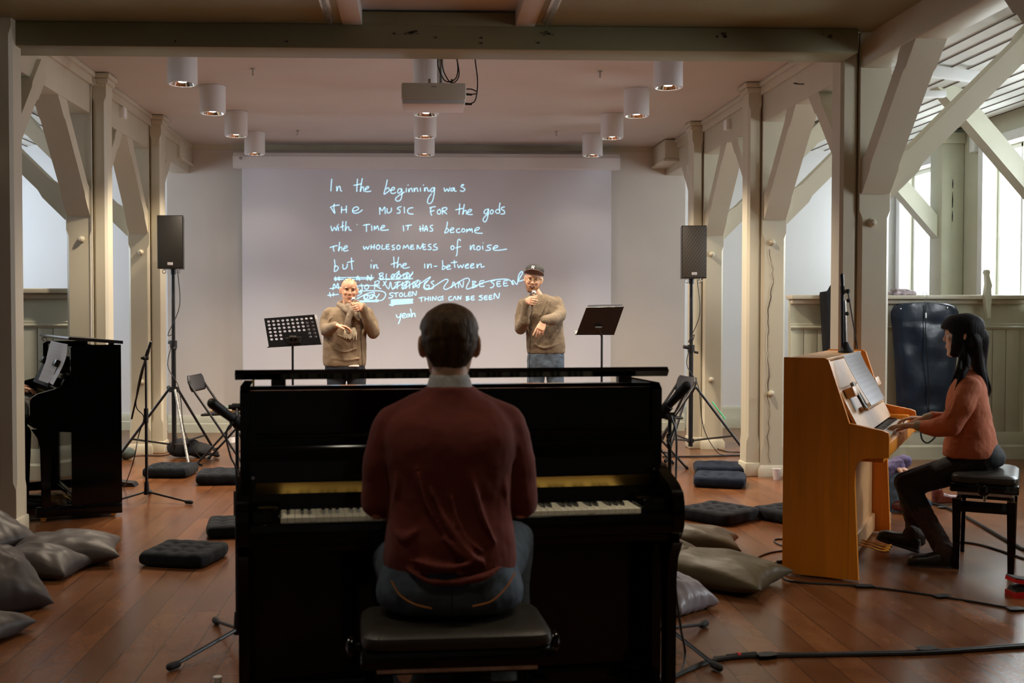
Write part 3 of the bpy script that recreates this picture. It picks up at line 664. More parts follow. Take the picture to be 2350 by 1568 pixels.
# handwriting: strokes traced as pen paths, (x, y) in the 2091x1568 enlargement of the writing
def hw(px, py): return sp(740 + px / 4.356, 390 + py / 4.356)
LINES = {
 'handwriting_line': [
  # In the beginning was
  [(93,92),(88,150),(85,212)], [(142,165),(146,212),(152,185),(168,165),(178,175),(180,205),(195,212)],
  [(312,155),(345,150),(388,140)], [(350,92),(346,150),(343,218)], [(398,85),(388,150),(378,218),(392,178),(410,172),(412,200),(416,218)], [(428,195),(455,185),(462,170),(445,168),(430,190),(432,215),(455,218),(485,212)],
  [(648,100),(636,160),(615,240),(640,230),(668,205),(658,178),(636,195)], [(678,205),(712,200),(722,182),(705,175),(685,200),(688,232),(712,236),(735,226)], [(790,190),(765,190),(752,212),(762,235),(785,215),(792,192),(796,240),(780,300),(745,312),(730,290),(760,260),(800,235),(820,220)],
  [(838,185),(838,222)], [(855,150),(857,154)], [(862,190),(864,222),(872,196),(890,185),(896,200),(898,220)], [(915,182),(918,218),(926,190),(944,182),(950,200),(954,218)], [(978,180),(980,216)], [(1008,150),(1012,155)], [(1020,178),(1022,215),(1030,188),(1046,178),(1052,196),(1058,214),(1075,205)],
  [(1118,178),(1092,185),(1082,208),(1096,222),(1114,200),(1120,178),(1118,230),(1100,310),(1072,338),(1050,325),(1060,280),(1090,240)],
  [(1215,180),(1225,215),(1245,190),(1260,215),(1275,175)], [(1312,180),(1290,188),(1285,210),(1302,208),(1318,182),(1320,212),(1340,212)], [(1400,160),(1412,148),(1395,150),(1385,168),(1405,180),(1425,195),(1405,215),(1375,208)]],
 'handwriting_line_two': [
  [(78,378),(110,360),(170,352)], [(118,340),(115,385),(124,436),(90,385)], [(192,368),(190,432)], [(240,360),(238,430)], [(192,402),(240,396)], [(300,412),(335,408),(362,388),(345,370),(312,382),(302,415),(318,432),(360,428),(400,400)],
  [(572,378),(574,446)], [(575,378),(598,408),(622,372),(628,440)], [(648,385),(646,425),(665,430),(688,412),(688,380)], [(788,368),(760,375),(748,390),(772,402),(775,428),(745,434)], [(818,372),(820,432)], [(905,378),(868,385),(850,412),(866,438),(908,442)],
  [(1070,382),(1110,370),(1130,368)], [(1085,380),(1080,420),(1092,456)], [(1080,418),(1118,406)], [(1170,395),(1150,412),(1152,438),(1175,440),(1184,412),(1170,395)], [(1198,385),(1200,445)], [(1198,386),(1225,376),(1245,388),(1225,408),(1202,412),(1228,428),(1242,442)],
  [(1330,400),(1362,394),(1402,385)], [(1372,338),(1370,390),(1366,446)], [(1418,345),(1408,400),(1402,446),(1416,412),(1434,405),(1438,425),(1440,446)], [(1452,425),(1478,418),(1490,400),(1470,396),(1452,420),(1456,445),(1500,446)],
  [(1658,392),(1628,400),(1615,425),(1632,440),(1652,418),(1660,392),(1655,450),(1640,505),(1618,520),(1605,495),(1630,460),(1662,435)], [(1695,400),(1678,415),(1680,438),(1700,436),(1708,412),(1695,400)], [(1775,330),(1768,380),(1772,425),(1745,435),(1730,415),(1750,395),(1770,405)], [(1820,370),(1792,378),(1790,395),(1815,410),(1818,438),(1782,442)]],
 'handwriting_line_three': [
  [(85,562),(98,610),(120,575),(138,606),(150,556)], [(158,572),(162,608)], [(158,545),(160,549)], [(178,575),(215,560)], [(205,515),(200,560),(205,608)], [(236,515),(232,570),(228,610),(245,575),(262,572),(268,600),(290,605)],
  [(346,547),(348,549)], [(408,555),(440,548),(475,545)], [(440,550),(440,618)], [(492,556),(494,608)], [(518,602),(520,562),(534,590),(550,560),(564,604)], [(582,585),(612,575),(622,560),(600,558),(584,585),(590,604),(660,600)],
  [(808,558),(812,612)], [(832,560),(865,555),(892,552)], [(858,556),(852,602)], [(975,562),(980,616)], [(1005,550),(1004,612)], [(968,592),(1012,585)], [(1018,615),(1036,558),(1052,612)], [(1024,596),(1050,592)], [(1104,552),(1080,562),(1082,580),(1100,592),(1098,610),(1072,614)],
  [(1250,520),(1240,580),(1222,630),(1250,622),(1262,598),(1245,588)], [(1275,605),(1305,598),(1312,582),(1292,582),(1278,605),(1285,628),(1318,622)], [(1372,588),(1345,596),(1340,618),(1358,628),(1380,620)], [(1400,590),(1392,612),(1408,622),(1425,608),(1415,590),(1400,590)], [(1440,625),(1444,592),(1452,612),(1470,588),(1478,610),(1492,588),(1500,626)], [(1520,608),(1552,600),(1570,580),(1545,578),(1525,600),(1532,630),(1600,634)]],
 'handwriting_line_four': [
  [(75,778),(110,765),(150,758)], [(110,768),(110,795),(118,816)], [(172,722),(165,780),(160,812),(175,778),(192,775),(196,808)], [(210,790),(240,780),(248,762),(228,762),(212,790),(220,812),(258,804)],
  [(408,765),(420,795),(438,768),(452,795),(470,760)], [(488,750),(486,796)], [(520,745),(516,792)], [(486,774),(520,768)], [(555,750),(538,770),(545,792),(568,788),(574,762),(555,750)], [(598,750),(595,792),(625,788)], [(668,748),(640,752),(640,792),(672,790)], [(640,770),(666,768)],
  [(720,752),(698,758),(700,772),(718,780),(716,796),(694,798)], [(758,752),(742,770),(748,794),(770,790),(776,765),(758,752)], [(806,792),(815,758),(832,780),(850,752),(865,792)], [(912,752),(886,756),(882,792),(918,790)], [(882,772),(910,770)], [(945,795),(950,752),(975,790),(1005,735)], [(1030,748),(1005,752),(1010,795),(1038,794)], [(1008,772),(1030,770)], [(1085,742),(1060,750),(1064,766),(1084,776),(1082,795),(1055,798)], [(1140,740),(1115,752),(1118,768),(1148,780),(1140,798),(1102,802)],
  [(1300,758),(1284,772),(1290,796),(1310,792),(1316,770),(1300,758)], [(1380,710),(1370,695),(1352,710),(1348,780),(1345,840),(1335,862)], [(1330,782),(1384,766)],
  [(1478,755),(1480,800),(1495,765),(1515,752),(1512,790),(1530,796)], [(1558,762),(1542,778),(1548,800),(1572,796),(1576,770),(1558,762)], [(1600,760),(1604,796)], [(1606,728),(1608,732)], [(1690,752),(1655,756),(1650,772),(1680,785),(1672,802),(1630,806)], [(1705,785),(1740,778),(1752,762),(1728,758),(1706,785),(1722,804),(1780,802),(1842,792)]],
 'handwriting_line_five': [
  [(120,898),(125,960),(118,1014),(145,1005),(158,980),(140,960),(122,970)], [(205,945),(206,985),(228,990),(248,965),(248,940)], [(250,925),(285,918),(315,912)], [(290,880),(292,940),(298,998)],
  [(485,945),(486,982)], [(490,905),(492,909)], [(512,950),(514,985),(524,955),(542,950),(544,978),(560,982)], [(685,945),(718,935),(755,925)], [(712,870),(716,930),(716,978)], [(762,872),(752,930),(746,980),(762,950),(782,946),(788,975)], [(800,960),(830,952),(838,938),(815,938),(802,960),(812,984),(870,974)],
  [(1022,940),(1022,982)], [(1050,942),(1052,985),(1064,950),(1085,945),(1088,980)], [(1115,966),(1145,962)], [(1200,905),(1202,960),(1198,995),(1220,988),(1228,968),(1208,960)], [(1238,975),(1268,968),(1275,955),(1255,955),(1242,975),(1250,994),(1285,988)], [(1285,930),(1318,925),(1345,922)], [(1318,905),(1320,950),(1324,978)], [(1350,948),(1362,980),(1382,955),(1396,980),(1412,945)], [(1425,965),(1452,955),(1460,942),(1440,945),(1428,968),(1436,984),(1465,978)], [(1478,965),(1505,955),(1512,940),(1492,942),(1480,965),(1490,984),(1520,975)], [(1545,942),(1546,980),(1560,950),(1585,942),(1588,972),(1620,965)]],
 'crossed_out_line': [
  [(115,1085),(200,1078),(360,1076),(515,1078)], [(118,1098),(240,1094),(380,1092),(505,1090)], [(130,1068),(132,1110)], [(165,1066),(168,1108)], [(340,1108),(352,1062),(372,1106)], [(450,1106),(452,1058),(482,1105),(490,1048)],
  [(570,1038),(580,1098)], [(565,1040),(600,1030),(605,1050),(582,1062),(608,1072),(600,1095),(578,1098)], [(640,1040),(638,1092),(668,1088)], [(700,1045),(685,1070),(700,1088),(722,1070),(715,1045),(700,1045)], [(760,1040),(742,1065),(758,1088),(780,1065),(770,1042),(760,1040)], [(810,1042),(815,1085),(845,1070),(838,1048),(805,1045)], [(860,1030),(880,1060),(905,1018)], [(880,1060),(868,1092)],
  [(560,1085),(650,1095),(905,1088)], [(690,1085),(770,1010),(740,1090),(850,1025),(830,1090),(905,1035)]],
 'crossed_out_line_two': [
  [(105,1200),(115,1140),(135,1170),(155,1135),(160,1190)], [(75,1188),(200,1172),(400,1158),(572,1158)], [(345,1162),(360,1190),(340,1200)], [(390,1140),(398,1195),(378,1205)], [(440,1150),(420,1178),(440,1195),(462,1175),(450,1150),(440,1150)], [(525,1120),(520,1195)], [(525,1120),(560,1110),(565,1135),(530,1155),(585,1190)],
  [(605,1160),(640,1110)], [(610,1115),(660,1190),(680,1120),(700,1190),(760,1115)], [(720,1130),(780,1120)], [(752,1125),(748,1190)], [(800,1120),(795,1190)], [(840,1112),(835,1188)], [(798,1155),(840,1148)], [(870,1115),(872,1185)], [(905,1185),(910,1120),(960,1180),(975,1105)], [(1050,1110),(1020,1130),(1025,1180),(1060,1185),(1065,1155),(1040,1155)], [(1115,1110),(1085,1125),(1110,1150),(1100,1185),(1065,1190)],
  [(700,1195),(860,1110),(800,1195),(960,1100),(905,1180),(1070,1075),(1060,1100),(1010,1170),(1060,1195),(1200,1110),(1240,1095),(1255,1110),(1215,1170),(1225,1195),(1270,1180),(1420,1090),(1470,1100),(1440,1170),(1460,1190),(1600,1130)],
  [(1290,1180),(1310,1120),(1335,1180)], [(1360,1180),(1362,1120),(1400,1175),(1410,1110)], [(1500,1115),(1502,1180)], [(1500,1115),(1535,1120),(1505,1145),(1545,1160),(1500,1182)], [(1615,1108),(1575,1115),(1575,1165),(1618,1162)], [(1575,1140),(1605,1138)],
  [(1720,1105),(1685,1118),(1715,1145),(1700,1175),(1675,1178)], [(1780,1115),(1745,1120),(1750,1165),(1785,1160)], [(1748,1140),(1775,1138)], [(1850,1108),(1815,1112),(1815,1160),(1855,1155)], [(1815,1135),(1845,1132)], [(1600,1130),(1720,1100),(1850,1095),(1910,1140),(1895,1142),(1905,1105),(1945,1145),(1960,1060),(1985,1020),(2000,1030),(1960,1110),(2010,1100)]],
 'crossed_out_line_three': [
  [(52,1255),(160,1245)], [(72,1225),(80,1270)], [(110,1228),(108,1262)], [(340,1225),(395,1228),(350,1262)], [(350,1215),(480,1208),(600,1215),(632,1250),(600,1300),(540,1310)], [(345,1290),(440,1240),(520,1225),(480,1285),(420,1295),(430,1250),(470,1255)], [(430,1250),(412,1272),(428,1290),(455,1270),(440,1250)], [(490,1245),(472,1268),(490,1288),(512,1262),(495,1245)], [(520,1250),(540,1275),(570,1240)], [(545,1270),(535,1300)], [(350,1312),(450,1308),(560,1302)], [(355,1324),(450,1318),(555,1318)]],
 'stolen_line': [
  [(705,1228),(672,1236),(680,1252),(705,1262),(690,1278),(660,1282)], [(712,1235),(760,1228)], [(735,1232),(735,1272)], [(785,1230),(768,1250),(780,1268),(800,1258),(798,1236),(785,1230)], [(822,1228),(818,1264),(850,1260)], [(888,1222),(862,1226),(862,1262),(892,1258)], [(862,1244),(885,1240)], [(900,1260),(902,1218),(932,1255),(940,1212)],
  [(690,1300),(905,1292)], [(682,1308),(905,1300)], [(690,1318),(900,1308)], [(680,1328),(900,1318)], [(690,1338),(905,1328)], [(670,1348),(780,1342),(900,1332)], [(672,1350),(700,1358),(715,1345)],
  [(962,1282),(1010,1272)], [(988,1278),(990,1318)], [(1025,1270),(1025,1312)], [(1060,1266),(1058,1310)], [(1025,1292),(1058,1288)], [(1078,1270),(1080,1308)], [(1100,1308),(1102,1268),(1130,1302),(1138,1262)], [(1180,1268),(1155,1280),(1160,1304),(1182,1302),(1180,1288)], [(1208,1262),(1190,1272),(1205,1288),(1195,1305)],
  [(1290,1265),(1265,1275),(1268,1302),(1295,1300)], [(1305,1302),(1322,1265),(1338,1300)], [(1352,1300),(1355,1262),(1378,1295),(1385,1258)], [(1438,1268),(1440,1308)], [(1436,1268),(1465,1268),(1442,1285),(1470,1292),(1440,1308)], [(1518,1262),(1490,1266),(1490,1300),(1522,1298)], [(1490,1282),(1515,1280)], [(1598,1255),(1565,1265),(1598,1280),(1590,1300),(1562,1302)], [(1648,1260),(1620,1264),(1622,1298),(1652,1294)], [(1620,1280),(1646,1276)], [(1695,1256),(1668,1260),(1670,1295),(1700,1290)], [(1668,1277),(1692,1274)], [(1715,1290),(1720,1235),(1755,1285),(1770,1232)]],
 'yeah_line': [
  [(738,1448),(748,1475),(772,1470),(785,1438)], [(785,1438),(775,1500),(758,1540)], [(795,1462),(822,1455),(830,1438),(808,1438),(798,1462),(808,1480),(835,1472)], [(868,1440),(845,1448),(845,1470),(862,1466),(872,1442),(875,1468)], [(880,1390),(888,1430),(892,1472),(902,1440),(922,1436),(925,1462),(932,1468)]],
}
WORDS = []
for nm, strokes in LINES.items():
    gap = 26 if 'crossed' not in nm else 60
    ex = sorted([(min(q[0] for q in st), max(q[0] for q in st), st) for st in strokes], key=lambda e: e[0])
    cur, hi = [], None
    for a_, c_, st in ex:
        if hi is not None and a_ > hi + gap: WORDS.append(cur); cur = []
        cur.append(st); hi = c_ if hi is None or not cur[:-1] else max(hi, c_)
    WORDS.append(cur)
for strokes in WORDS:
    b = MB()
    for st in strokes:
        P = [hw(*q) - V((SCX, SY, 0)) for q in st]
        if len(P) > 2:   # smooth pen path
            q = []; E = [P[0]] + P + [P[-1]]
            for i in range(1, len(E) - 2):
                for k in range(5):
                    tt = k / 5; a0, a1, a2, a3 = E[i - 1:i + 3]
                    q.append(0.5 * ((2 * a1) + (a2 - a0) * tt + (2 * a0 - 5 * a1 + 4 * a2 - a3) * tt * tt + (3 * a1 - a0 - 3 * a2 + a3) * tt ** 3))
            q.append(P[-1]); P = q
        hwid = 0.0064
        lf, rt = [], []
        for i, p in enumerate(P):
            d = P[min(i + 1, len(P) - 1)] - P[max(i - 1, 0)]
            d = d.normalized() if d.length > 1e-6 else V((1, 0, 0))
            nn = V((-d.z, 0, d.x)) * hwid
            lf.append(p + nn); rt.append(p - nn)
        f0 = P[0] - (P[1] - P[0]).normalized() * hwid * 0.7; f1 = P[-1] + (P[-1] - P[-2]).normalized() * hwid * 0.7
        vs = [b._v((v.x, -0.0045, v.z)) for v in [f0] + lf + [f1] + rt[::-1]]
        L_ = vs[1:1 + len(P)]; R_ = vs[2 + len(P):][::-1]
        b._f((vs[0], L_[0], R_[0])); b._f((vs[1 + len(P)], R_[-1], L_[-1]))
        for i in range(len(P) - 1): b._f((L_[i], L_[i + 1], R_[i + 1], R_[i]))
    b.build('handwritten_word', 'ink_light', t, fix=False)
# ================================================================== PIANOS
def piano(label, loc, rot, W, H, Db, Da, kind, dz=0.0):
    dark = kind == 'black'
    body, inner = ('black', 'black') if dark else ('maple', 'maple2')
    t = thing('upright_piano', label, 'piano', loc, rot)
    h = W / 2; th = 0.034
    for sx in (-1, 1):
        x0 = sx * h - (th if sx > 0 else 0)
        b = MB()
        if dark: pts = [(0, 0.02), (0, H), (-Db + .03, H), (-Db, H - .02), (-Db, 0.02)]
        else: pts = [(0, 0.01), (0, H), (-Db * .62, H), (-Db * .68, H - .012), (-Db, 0.83), (-Db, 0.01)]
        b.prism(pts, (x0, 0, 0), (0, 1, 0), (0, 0, 1), (th, 0, 0)); o = b.build('side_panel', body, t)
        b = MB()
        if dark: pts = [(-Db + .01, .88 + dz), (-Db - .03, .875 + dz), (-Da + .05, .825 + dz), (-Da + .012, .80 + dz), (-Da, .77 + dz), (-Da, .69), (-Da + .02, .655), (-Da + .06, .62), (-Db + .01, .60)]
        else: pts = [(-Db, .835), (-Da + .03, .805), (-Da + .005, .795), (-Da, .77), (-Da, .665), (-Db - .075, .655), (-Db - .045, .635), (-Db - .03, .60), (-Db - .028, .5), (-Db - .05, .01), (-Db, .01)]
        b.prism(pts, (x0 - 0.003, 0, 0), (0, 1, 0), (0, 0, 1), (th + .006, 0, 0)); b.build('arm', body, t)
        if not dark:
            b = MB(); xo = x0 - .0012 if sx < 0 else x0 + th - .001; b.bb(xo, xo + .0022, -Db - .0015, -Db + .0015, .012, .828); b.build('panel_seam', 'dark', t)
        if dark:
            b = MB(); y = -Da + .10
            b.loft([[(x0 + q * th - (.5 * (q < .5) - .5) * 0, y + r, z) for q, r in ((0, -w_), (1, -w_), (1, w_), (0, w_))] for z, w_ in ((.09, .028), (.3, .03), (.5, .034), (.57, .05), (.63, .09))], sm=False)
            b.build('front_leg', body, t)
            b = MB(); b.bb(x0 - .01, x0 + th + .01, -Da + .03, 0.0, 0.03, .10, 0.012); b.build('toe_block', body, t)
            for yy in (-Da + .08, -.06):
                b = MB(); b.cyl((x0 + th / 2 - .015, yy, 0.018), (x0 + th / 2 + .015, yy, 0.018), 0.018); b.build('caster', 'brass', t)
    iw = h - th
    b = MB(); b.bb(-iw, iw, -0.05, 0.0, 0.06, H - .02); b.build('back_board', body, t)
    b = MB(); b.bb(-iw, iw, -Db + .06, -Db + .08, .12, .64); b.build('bottom_panel', inner if not dark else body, t)
    b = MB(); b.bb(-iw, iw, -Db + .04, -Db + .075, .02, .13, .008); b.build('plinth', body if dark else inner, t)
    b = MB(); b.bb(-iw, iw, -Da + .03, -Db + .06, .635, .685, .004); b.build('keybed', body, t)
    b = MB(); b.bb(-iw, iw, -Da + .005, -Da + .035, .665, .733 + dz, .006); b.build('key_slip', body, t)
    kz = .748 + dz; kw = min(1.225, 2 * iw - 0.12); wk = kw / 52; y0, y1 = -Da + .04, -Da + .19
    for sx in (-1, 1):
        b = MB(); b.bb(sx * (kw / 2 + .003), sx * iw, -Da + .035, -Da + .20, .685, .775 + dz, .01); b.build('key_block', body, t)
    b = MB(); b.box((0, 0, 0), (wk * .95, y1 - y0, 0.018), bev=0.0018, seg=1); b.box((0, -(y1 - y0) / 2 + .003, -.015), (wk * .95, .006, .02)); k0 = b.build('white_key', 'ivory', t); k0.location = (-kw / 2 + wk / 2, (y0 + y1) / 2, kz - .009)
    for i in range(1, 52):
        k = k0.copy(); COL.objects.link(k); k.location.x = -kw / 2 + wk * (i + .5)
    b = MB(); b.loft([[(-.0055, -.048, 0), (.0055, -.048, 0), (.0055, .048, 0), (-.0055, .048, 0)], [(-.0045, -.040, .012), (.0045, -.040, .012), (.0045, .048, .012), (-.0045, .048, .012)]], sm=False); bk0 = None
    # pattern of the 36 black keys, starting on A
    pat = [1, 0, 1, 1, 0, 1, 1]   # a gap after A? B-C none, C-D, D-E, E-F none, F-G, G-A
    for i in range(51):
        if pat[i % 7]:
            if bk0 is None:
                bk0 = b.build('black_key', 'ebony', t); k = bk0
            else: k = bk0.copy(); COL.objects.link(k)
            k.location = (-kw / 2 + wk * (i + 1), y1 - .048, kz - .001)
    for k, x in enumerate((-.07, 0.0, .07)):   # pedals
        b = MB(); b.tube([(x, -Db + .05, .07), (x, -Db - .02, .06), (x, -Db - .09, .045), (x, -Db - .13, .05)], [0.005, 0.005, 0.008, 0.011], 8); b.build('pedal', 'brass', t)
    if dark:
        fy = y1 + 0.004
        b = MB(); b.prism([(fy, .745 + dz), (fy + .012, .80), (fy + .012, .835), (fy + .018, .93), (fy + .035, .96), (-Db + .05, .96), (-Db + .05, .745)], (-iw, 0, 0), (0, 1, 0), (0, 0, 1), (2 * iw, 0, 0)); b.build('fallboard', body, t)
        b = MB(); b.prism([(fy + .0095, .800), (fy + .0035, .838), (fy + .016, .838), (fy + .016, .800)], (-iw + .02, 0, 0), (0, 1, 0), (0, 0, 1), (2 * iw - .04, 0, 0)); b.build('brass_hinge', 'brass', t)
        b = MB(); b.bb(-iw, iw, -Db + .02, -Db + .045, .96, H - .015); b.build('upper_panel', body, t)
        b = MB(); b.bb(-iw + .02, iw - .02, -Db - .005, -Db + .02, .985, 1.0, .004); b.build('panel_rail', body, t)
    return t
# main black piano
mp_ = piano('large glossy black upright piano in the foreground, played by the man in burgundy', (0.024, 4.19, 0), math.radians(6.5), 1.50, 1.165, .37, .60, 'black')
b = MB(); b.prism([(0.02, -.001), (0.02, .027), (-.385, .056), (-.402, .042), (-.385, .022)], (-.765, 0, 1.168), (0, 1, 0), (0, 0, 1), (1.53, 0, 0)); b.build('lid', 'black', mp_)
for x in (-.62, .62):
    b = MB(); b.box((x, -.33, 1.176), (.05, .03, .022)); b.build('lid_stay', 'blackp', mp_)
b = MB(); b.cyl((-.705, -.345, 1.165), (-.705, -.345, 1.19), .004); b.build('lid_pin', 'brass', mp_)
for sx in (-1, 1):
    b = MB(); b.cyl((sx * .705, -.42, .86), (sx * .705, -.423, .86), .006); b.build('screw_cap', 'chrome', mp_)
# dark piano at the left
lp_ = piano('dark upright piano at the left, seen from its end beside the mic stand', (-2.425, 8.22, 0), math.radians(-63), 1.26, 1.195, .335, .60, 'black', .045)
b = MB(); b.prism([(0.01, 0), (0.01, .022), (-.345, .052), (-.355, .042), (-.345, .030)], (-.65, 0, 1.200), (0, 1, 0), (0, 0, 1), (1.30, 0, 0)); o = b.build('lid', 'blackp', lp_)
for x in (-.55, .55):
    b = MB(); b.box((x, -.05, 1.205), (.05, .03, .024)); b.build('lid_stay', 'blackp', lp_)
b = MB(); b.tube([(-.5, -.34, 1.195), (-.5, -.36, 1.22), (-.5, -.33, 1.225), (-.5, -.32, 1.2)], .004); b.build('lid_hook', 'steel', lp_)
R_ = Matrix.Rotation(math.radians(-28), 3, 'X')
b = MB(); b.box((0, -.385, 1.0), (.70, .016, .24), R_, bev=.006); b.build('music_desk', 'rubber', lp_)
for x in (-.3, .3):
    b = MB(); b.box((x, -.375, 1.06), (.11, .04, .05), R_, bev=.008); b.build('desk_rest', 'blackp', lp_)
# honey-coloured piano at the right
op_ = piano('honey-coloured wooden upright piano seen from its end, played by the woman in rust', (2.262, 6.43, 0), math.radians(60), 1.45, 1.178, .34, .535, 'honey')
iw = 1.45 / 2 - .034
b = MB(); b.bb(-iw, iw, -.205, -.0, H_ := 1.178 - .022, 1.178 - .006, .003); b.build('lid', 'maple2', op_)
b = MB(); b.prism([(-.205, 1.15), (-.19, 1.155), (-.275, .86), (-.295, .86)], (-iw, 0, 0), (0, 1, 0), (0, 0, 1), (2 * iw, 0, 0)); b.build('upper_panel', 'maple2', op_)
b = MB(); b.prism([(-.275, 1.0), (-.26, 1.005), (-.375, .76), (-.395, .765)], (-iw + .05, 0, 0), (0, 1, 0), (0, 0, 1), (2 * iw - .1, 0, 0)); b.build('fallboard', 'maple2', op_)
b = MB(); b.prism([(-.36, .82), (-.366, .82), (-.378, .795), (-.372, .793)], (-iw + .06, 0, 0), (0, 1, 0), (0, 0, 1), (2 * iw - .12, 0, 0)); b.build('hinge_strip', 'steel', op_)
b = MB(); b.bb(-.36, .36, -.385, -.33, .875, .888, .004); b.build('music_ledge', 'maple2', op_)
Rd = Matrix.Rotation(math.radians(-22), 3, 'X')
for x in (-.47, .47):
    b = MB(); b.box((x, -.315, .985), (.17, .05, .055), Rd, bev=.006); b.build('desk_block', 'maple2', op_)

# ------------------------------------------------------------------ sheets of music
def sheets(label, rows, pmat='paper', n=10, nm='sheet_music', printrows=True, group=None):
    """rows: list of (left, right) world points from top to bottom; a curved paper with printed staves"""
    L_ = [V(a) for a, c in rows]; R_ = [V(c) for a, c in rows]
    def q(P, s):
        k = s * (len(P) - 1); i = min(int(k), len(P) - 2); f = k - i
        p0, p1, p2, p3 = P[max(i - 1, 0)], P[i], P[i + 1], P[min(i + 2, len(P) - 1)]
        return 0.5 * ((2 * p1) + (p2 - p0) * f + (2 * p0 - 5 * p1 + 4 * p2 - p3) * f * f + (3 * p1 - p0 - 3 * p2 + p3) * f ** 3)
    nrm = (R_[0] - L_[0]).cross(L_[-1] - L_[0]).normalized()
    if nrm.dot(CL - L_[0]) < 0: nrm.negate()
    base = (L_[-1] + R_[-1]) / 2
    t = thing(nm, label, 'paper', base, 0, group)
    b = MB(); b.X = Matrix.Translation(-base)
    b.loft([[q(L_, i / 14), q(R_, i / 14), q(R_, i / 14) - nrm * .0025, q(L_, i / 14) - nrm * .0025] for i in range(15)])
    b.build('page', pmat, t)
    if printrows:
        b = MB(); b.X = Matrix.Translation(-base); random.seed(3)
        for i in range(10):
            s0 = 0.08 + i * .088
            for k in range(4):
                s = s0 + k * .011; a, c = q(L_, s), q(R_, s); a2, c2 = q(L_, s + .0022), q(R_, s + .0022)
                u0, u1 = .08, random.uniform(.75, .93)
                vs = [b._v(p + nrm * .0012) for p in (a.lerp(c, u0), a.lerp(c, u1), a2.lerp(c2, u1), a2.lerp(c2, u0))]
                b._f(vs)
        b.build('printed_staves', 'ink', t, fix=False)
    return t
sheets('white sheet music standing on the honey-coloured piano', [(at(1935, 816, 6.02), at(1973, 806, 6.12)), (at(1952, 850, 5.98), at(1988, 838, 6.1)), (at(1972, 886, 5.93), at(2008, 872, 6.07)), (at(2000, 931, 5.88), at(2030, 914, 6.03))])
sheets('wide page of sheet music standing on the left dark piano', [(at(117, 782, 7.95), at(146, 789, 7.80)), (at(110, 806, 7.93), at(144, 815, 7.78)), (at(104, 832, 7.9), at(136, 842, 7.75)), (at(88, 872, 7.86), at(110, 880, 7.7))])
sheets('narrow front page of sheet music on the left dark piano', [(at(143, 788, 7.79), at(155, 790, 7.73)), (at(142, 812, 7.77), at(152, 817, 7.71)), (at(134, 842, 7.74), at(141, 846, 7.68)), (at(113, 878, 7.69), at(121, 884, 7.63))])
# phone / tablet leaning beside the sheets
t = thing('tablet', 'slim dark tablet in a metallic frame leaning beside the sheet music on the honey piano', 'tablet', at(1993, 937, 5.84))
A, B_ = at(1955, 878, 5.88), at(1988, 937, 5.82); off = V((0.05, 0.09, 0)); c0 = t.location.copy()
b = MB(); b.X = Matrix.Translation(-c0); b.loft([[A, A + off, A + off + V((-.012, 0, -.006)), A + V((-.012, 0, -.006))], [B_, B_ + off, B_ + off + V((-.012, 0, -.006)), B_ + V((-.012, 0, -.006))]], sm=False); b.build('body', 'blackp', t)
b = MB(); b.X = Matrix.Translation(-c0); b.cyl(A, B_, .005, n=8); b.cyl(A, A.lerp(B_, .12), .0085, n=8); b.cyl(A.lerp(B_, .9), B_, .0085, n=8); b.build('metal_edge', 'steel', t)
# coloured strips hanging on the key slip: long cloth
# ------------------------------------------------------------------ benches
def bench(label, loc, rot, z=.535, L=.56, D=.33):
    t = thing('piano_bench', label, 'bench', loc, rot, 'black piano benches')
    b = MB(); n = 28
    rings = []
    for k, (e, zz) in enumerate(((0.012, z - .055), (0.0, z - .05), (-.004, z - .035), (0.0, z - .018), (0.012, z - .008), (0.035, z - .001), (0.08, z + .004), (0.14, z + .006))):
        hx, hy = L / 2 - e, D / 2 - e; r = max(.02, .045 - e * .3); ring = []
        for i in range(40):
            a = 2 * PI * i / 40; c, s_ = math.cos(a), math.sin(a)
            ring.append((hx * math.copysign(abs(c) ** .22, c), hy * math.copysign(abs(s_) ** .22, s_), zz))
        rings.append(ring)
    b.loft(rings); b.build('seat_cushion', 'seatleather', t)
    b = MB(); b.box((0, 0, z - .078), (L + .01, D + .01, .05), bev=.008); b.build('seat_frame', 'black', t)
    b = MB(); b.box((0, 0, z - .112), (L - .08, D - .06, .02)); b.build('lift_plate', 'steel', t)
    for sx in (-1, 1):
        b = MB(); s0 = 1
        b.cyl((sx * (L / 2 - .1), 0, z - .11), (sx * .05, 0, z - .155), .008, n=6); b.cyl((sx * .05, 0, z - .11), (sx * (L / 2 - .1), 0, z - .155), .008, n=6); b.build('scissor_bar', 'steel', t)
        b = MB(); b.cyl((sx * L / 2, 0, z - .082), (sx * (L / 2 + .02), 0, z - .082), .01); b.lathe([(.018, 0), (.03, .004), (.032, .012), (.03, .022), (.02, .028), (0, .03)], (sx * (L / 2 + .018), 0, z - .082), 20, (sx, 0, 0)); b.build('height_knob', 'black', t)
    hx, hy = L / 2 - .035, D / 2 - .03
    for y in (-hy, hy):
        b = MB(); b.bb(-hx, hx, y - .011, y + .011, z - .215, z - .155, .003); b.build('apron', 'black', t)
    for x in (-hx, hx):
        b = MB(); b.bb(x - .011, x + .011, -hy, hy, z - .215, z - .155, .003); b.build('side_apron', 'black', t)
    for sx in (-1, 1):
        for sy in (-1, 1):
            b = MB(); x, y = sx * (hx), sy * (hy)
            b.loft([[(x + i * w_, y + j * w_, zz) for i, j in ((-1, -1), (1, -1), (1, 1), (-1, 1))] for zz, w_ in ((0, .016), (z - .22, .022), (z - .145, .023))], sm=False); b.build('leg', 'black', t)
    return t
bench('black leather piano bench carrying the man in burgundy', (0.032, 3.17, 0), math.radians(3.5), .532, .535, .33)
bench('black leather piano bench carrying the woman in rust', (3.15, 6.05, 0), math.radians(60), .535, .56, .33)
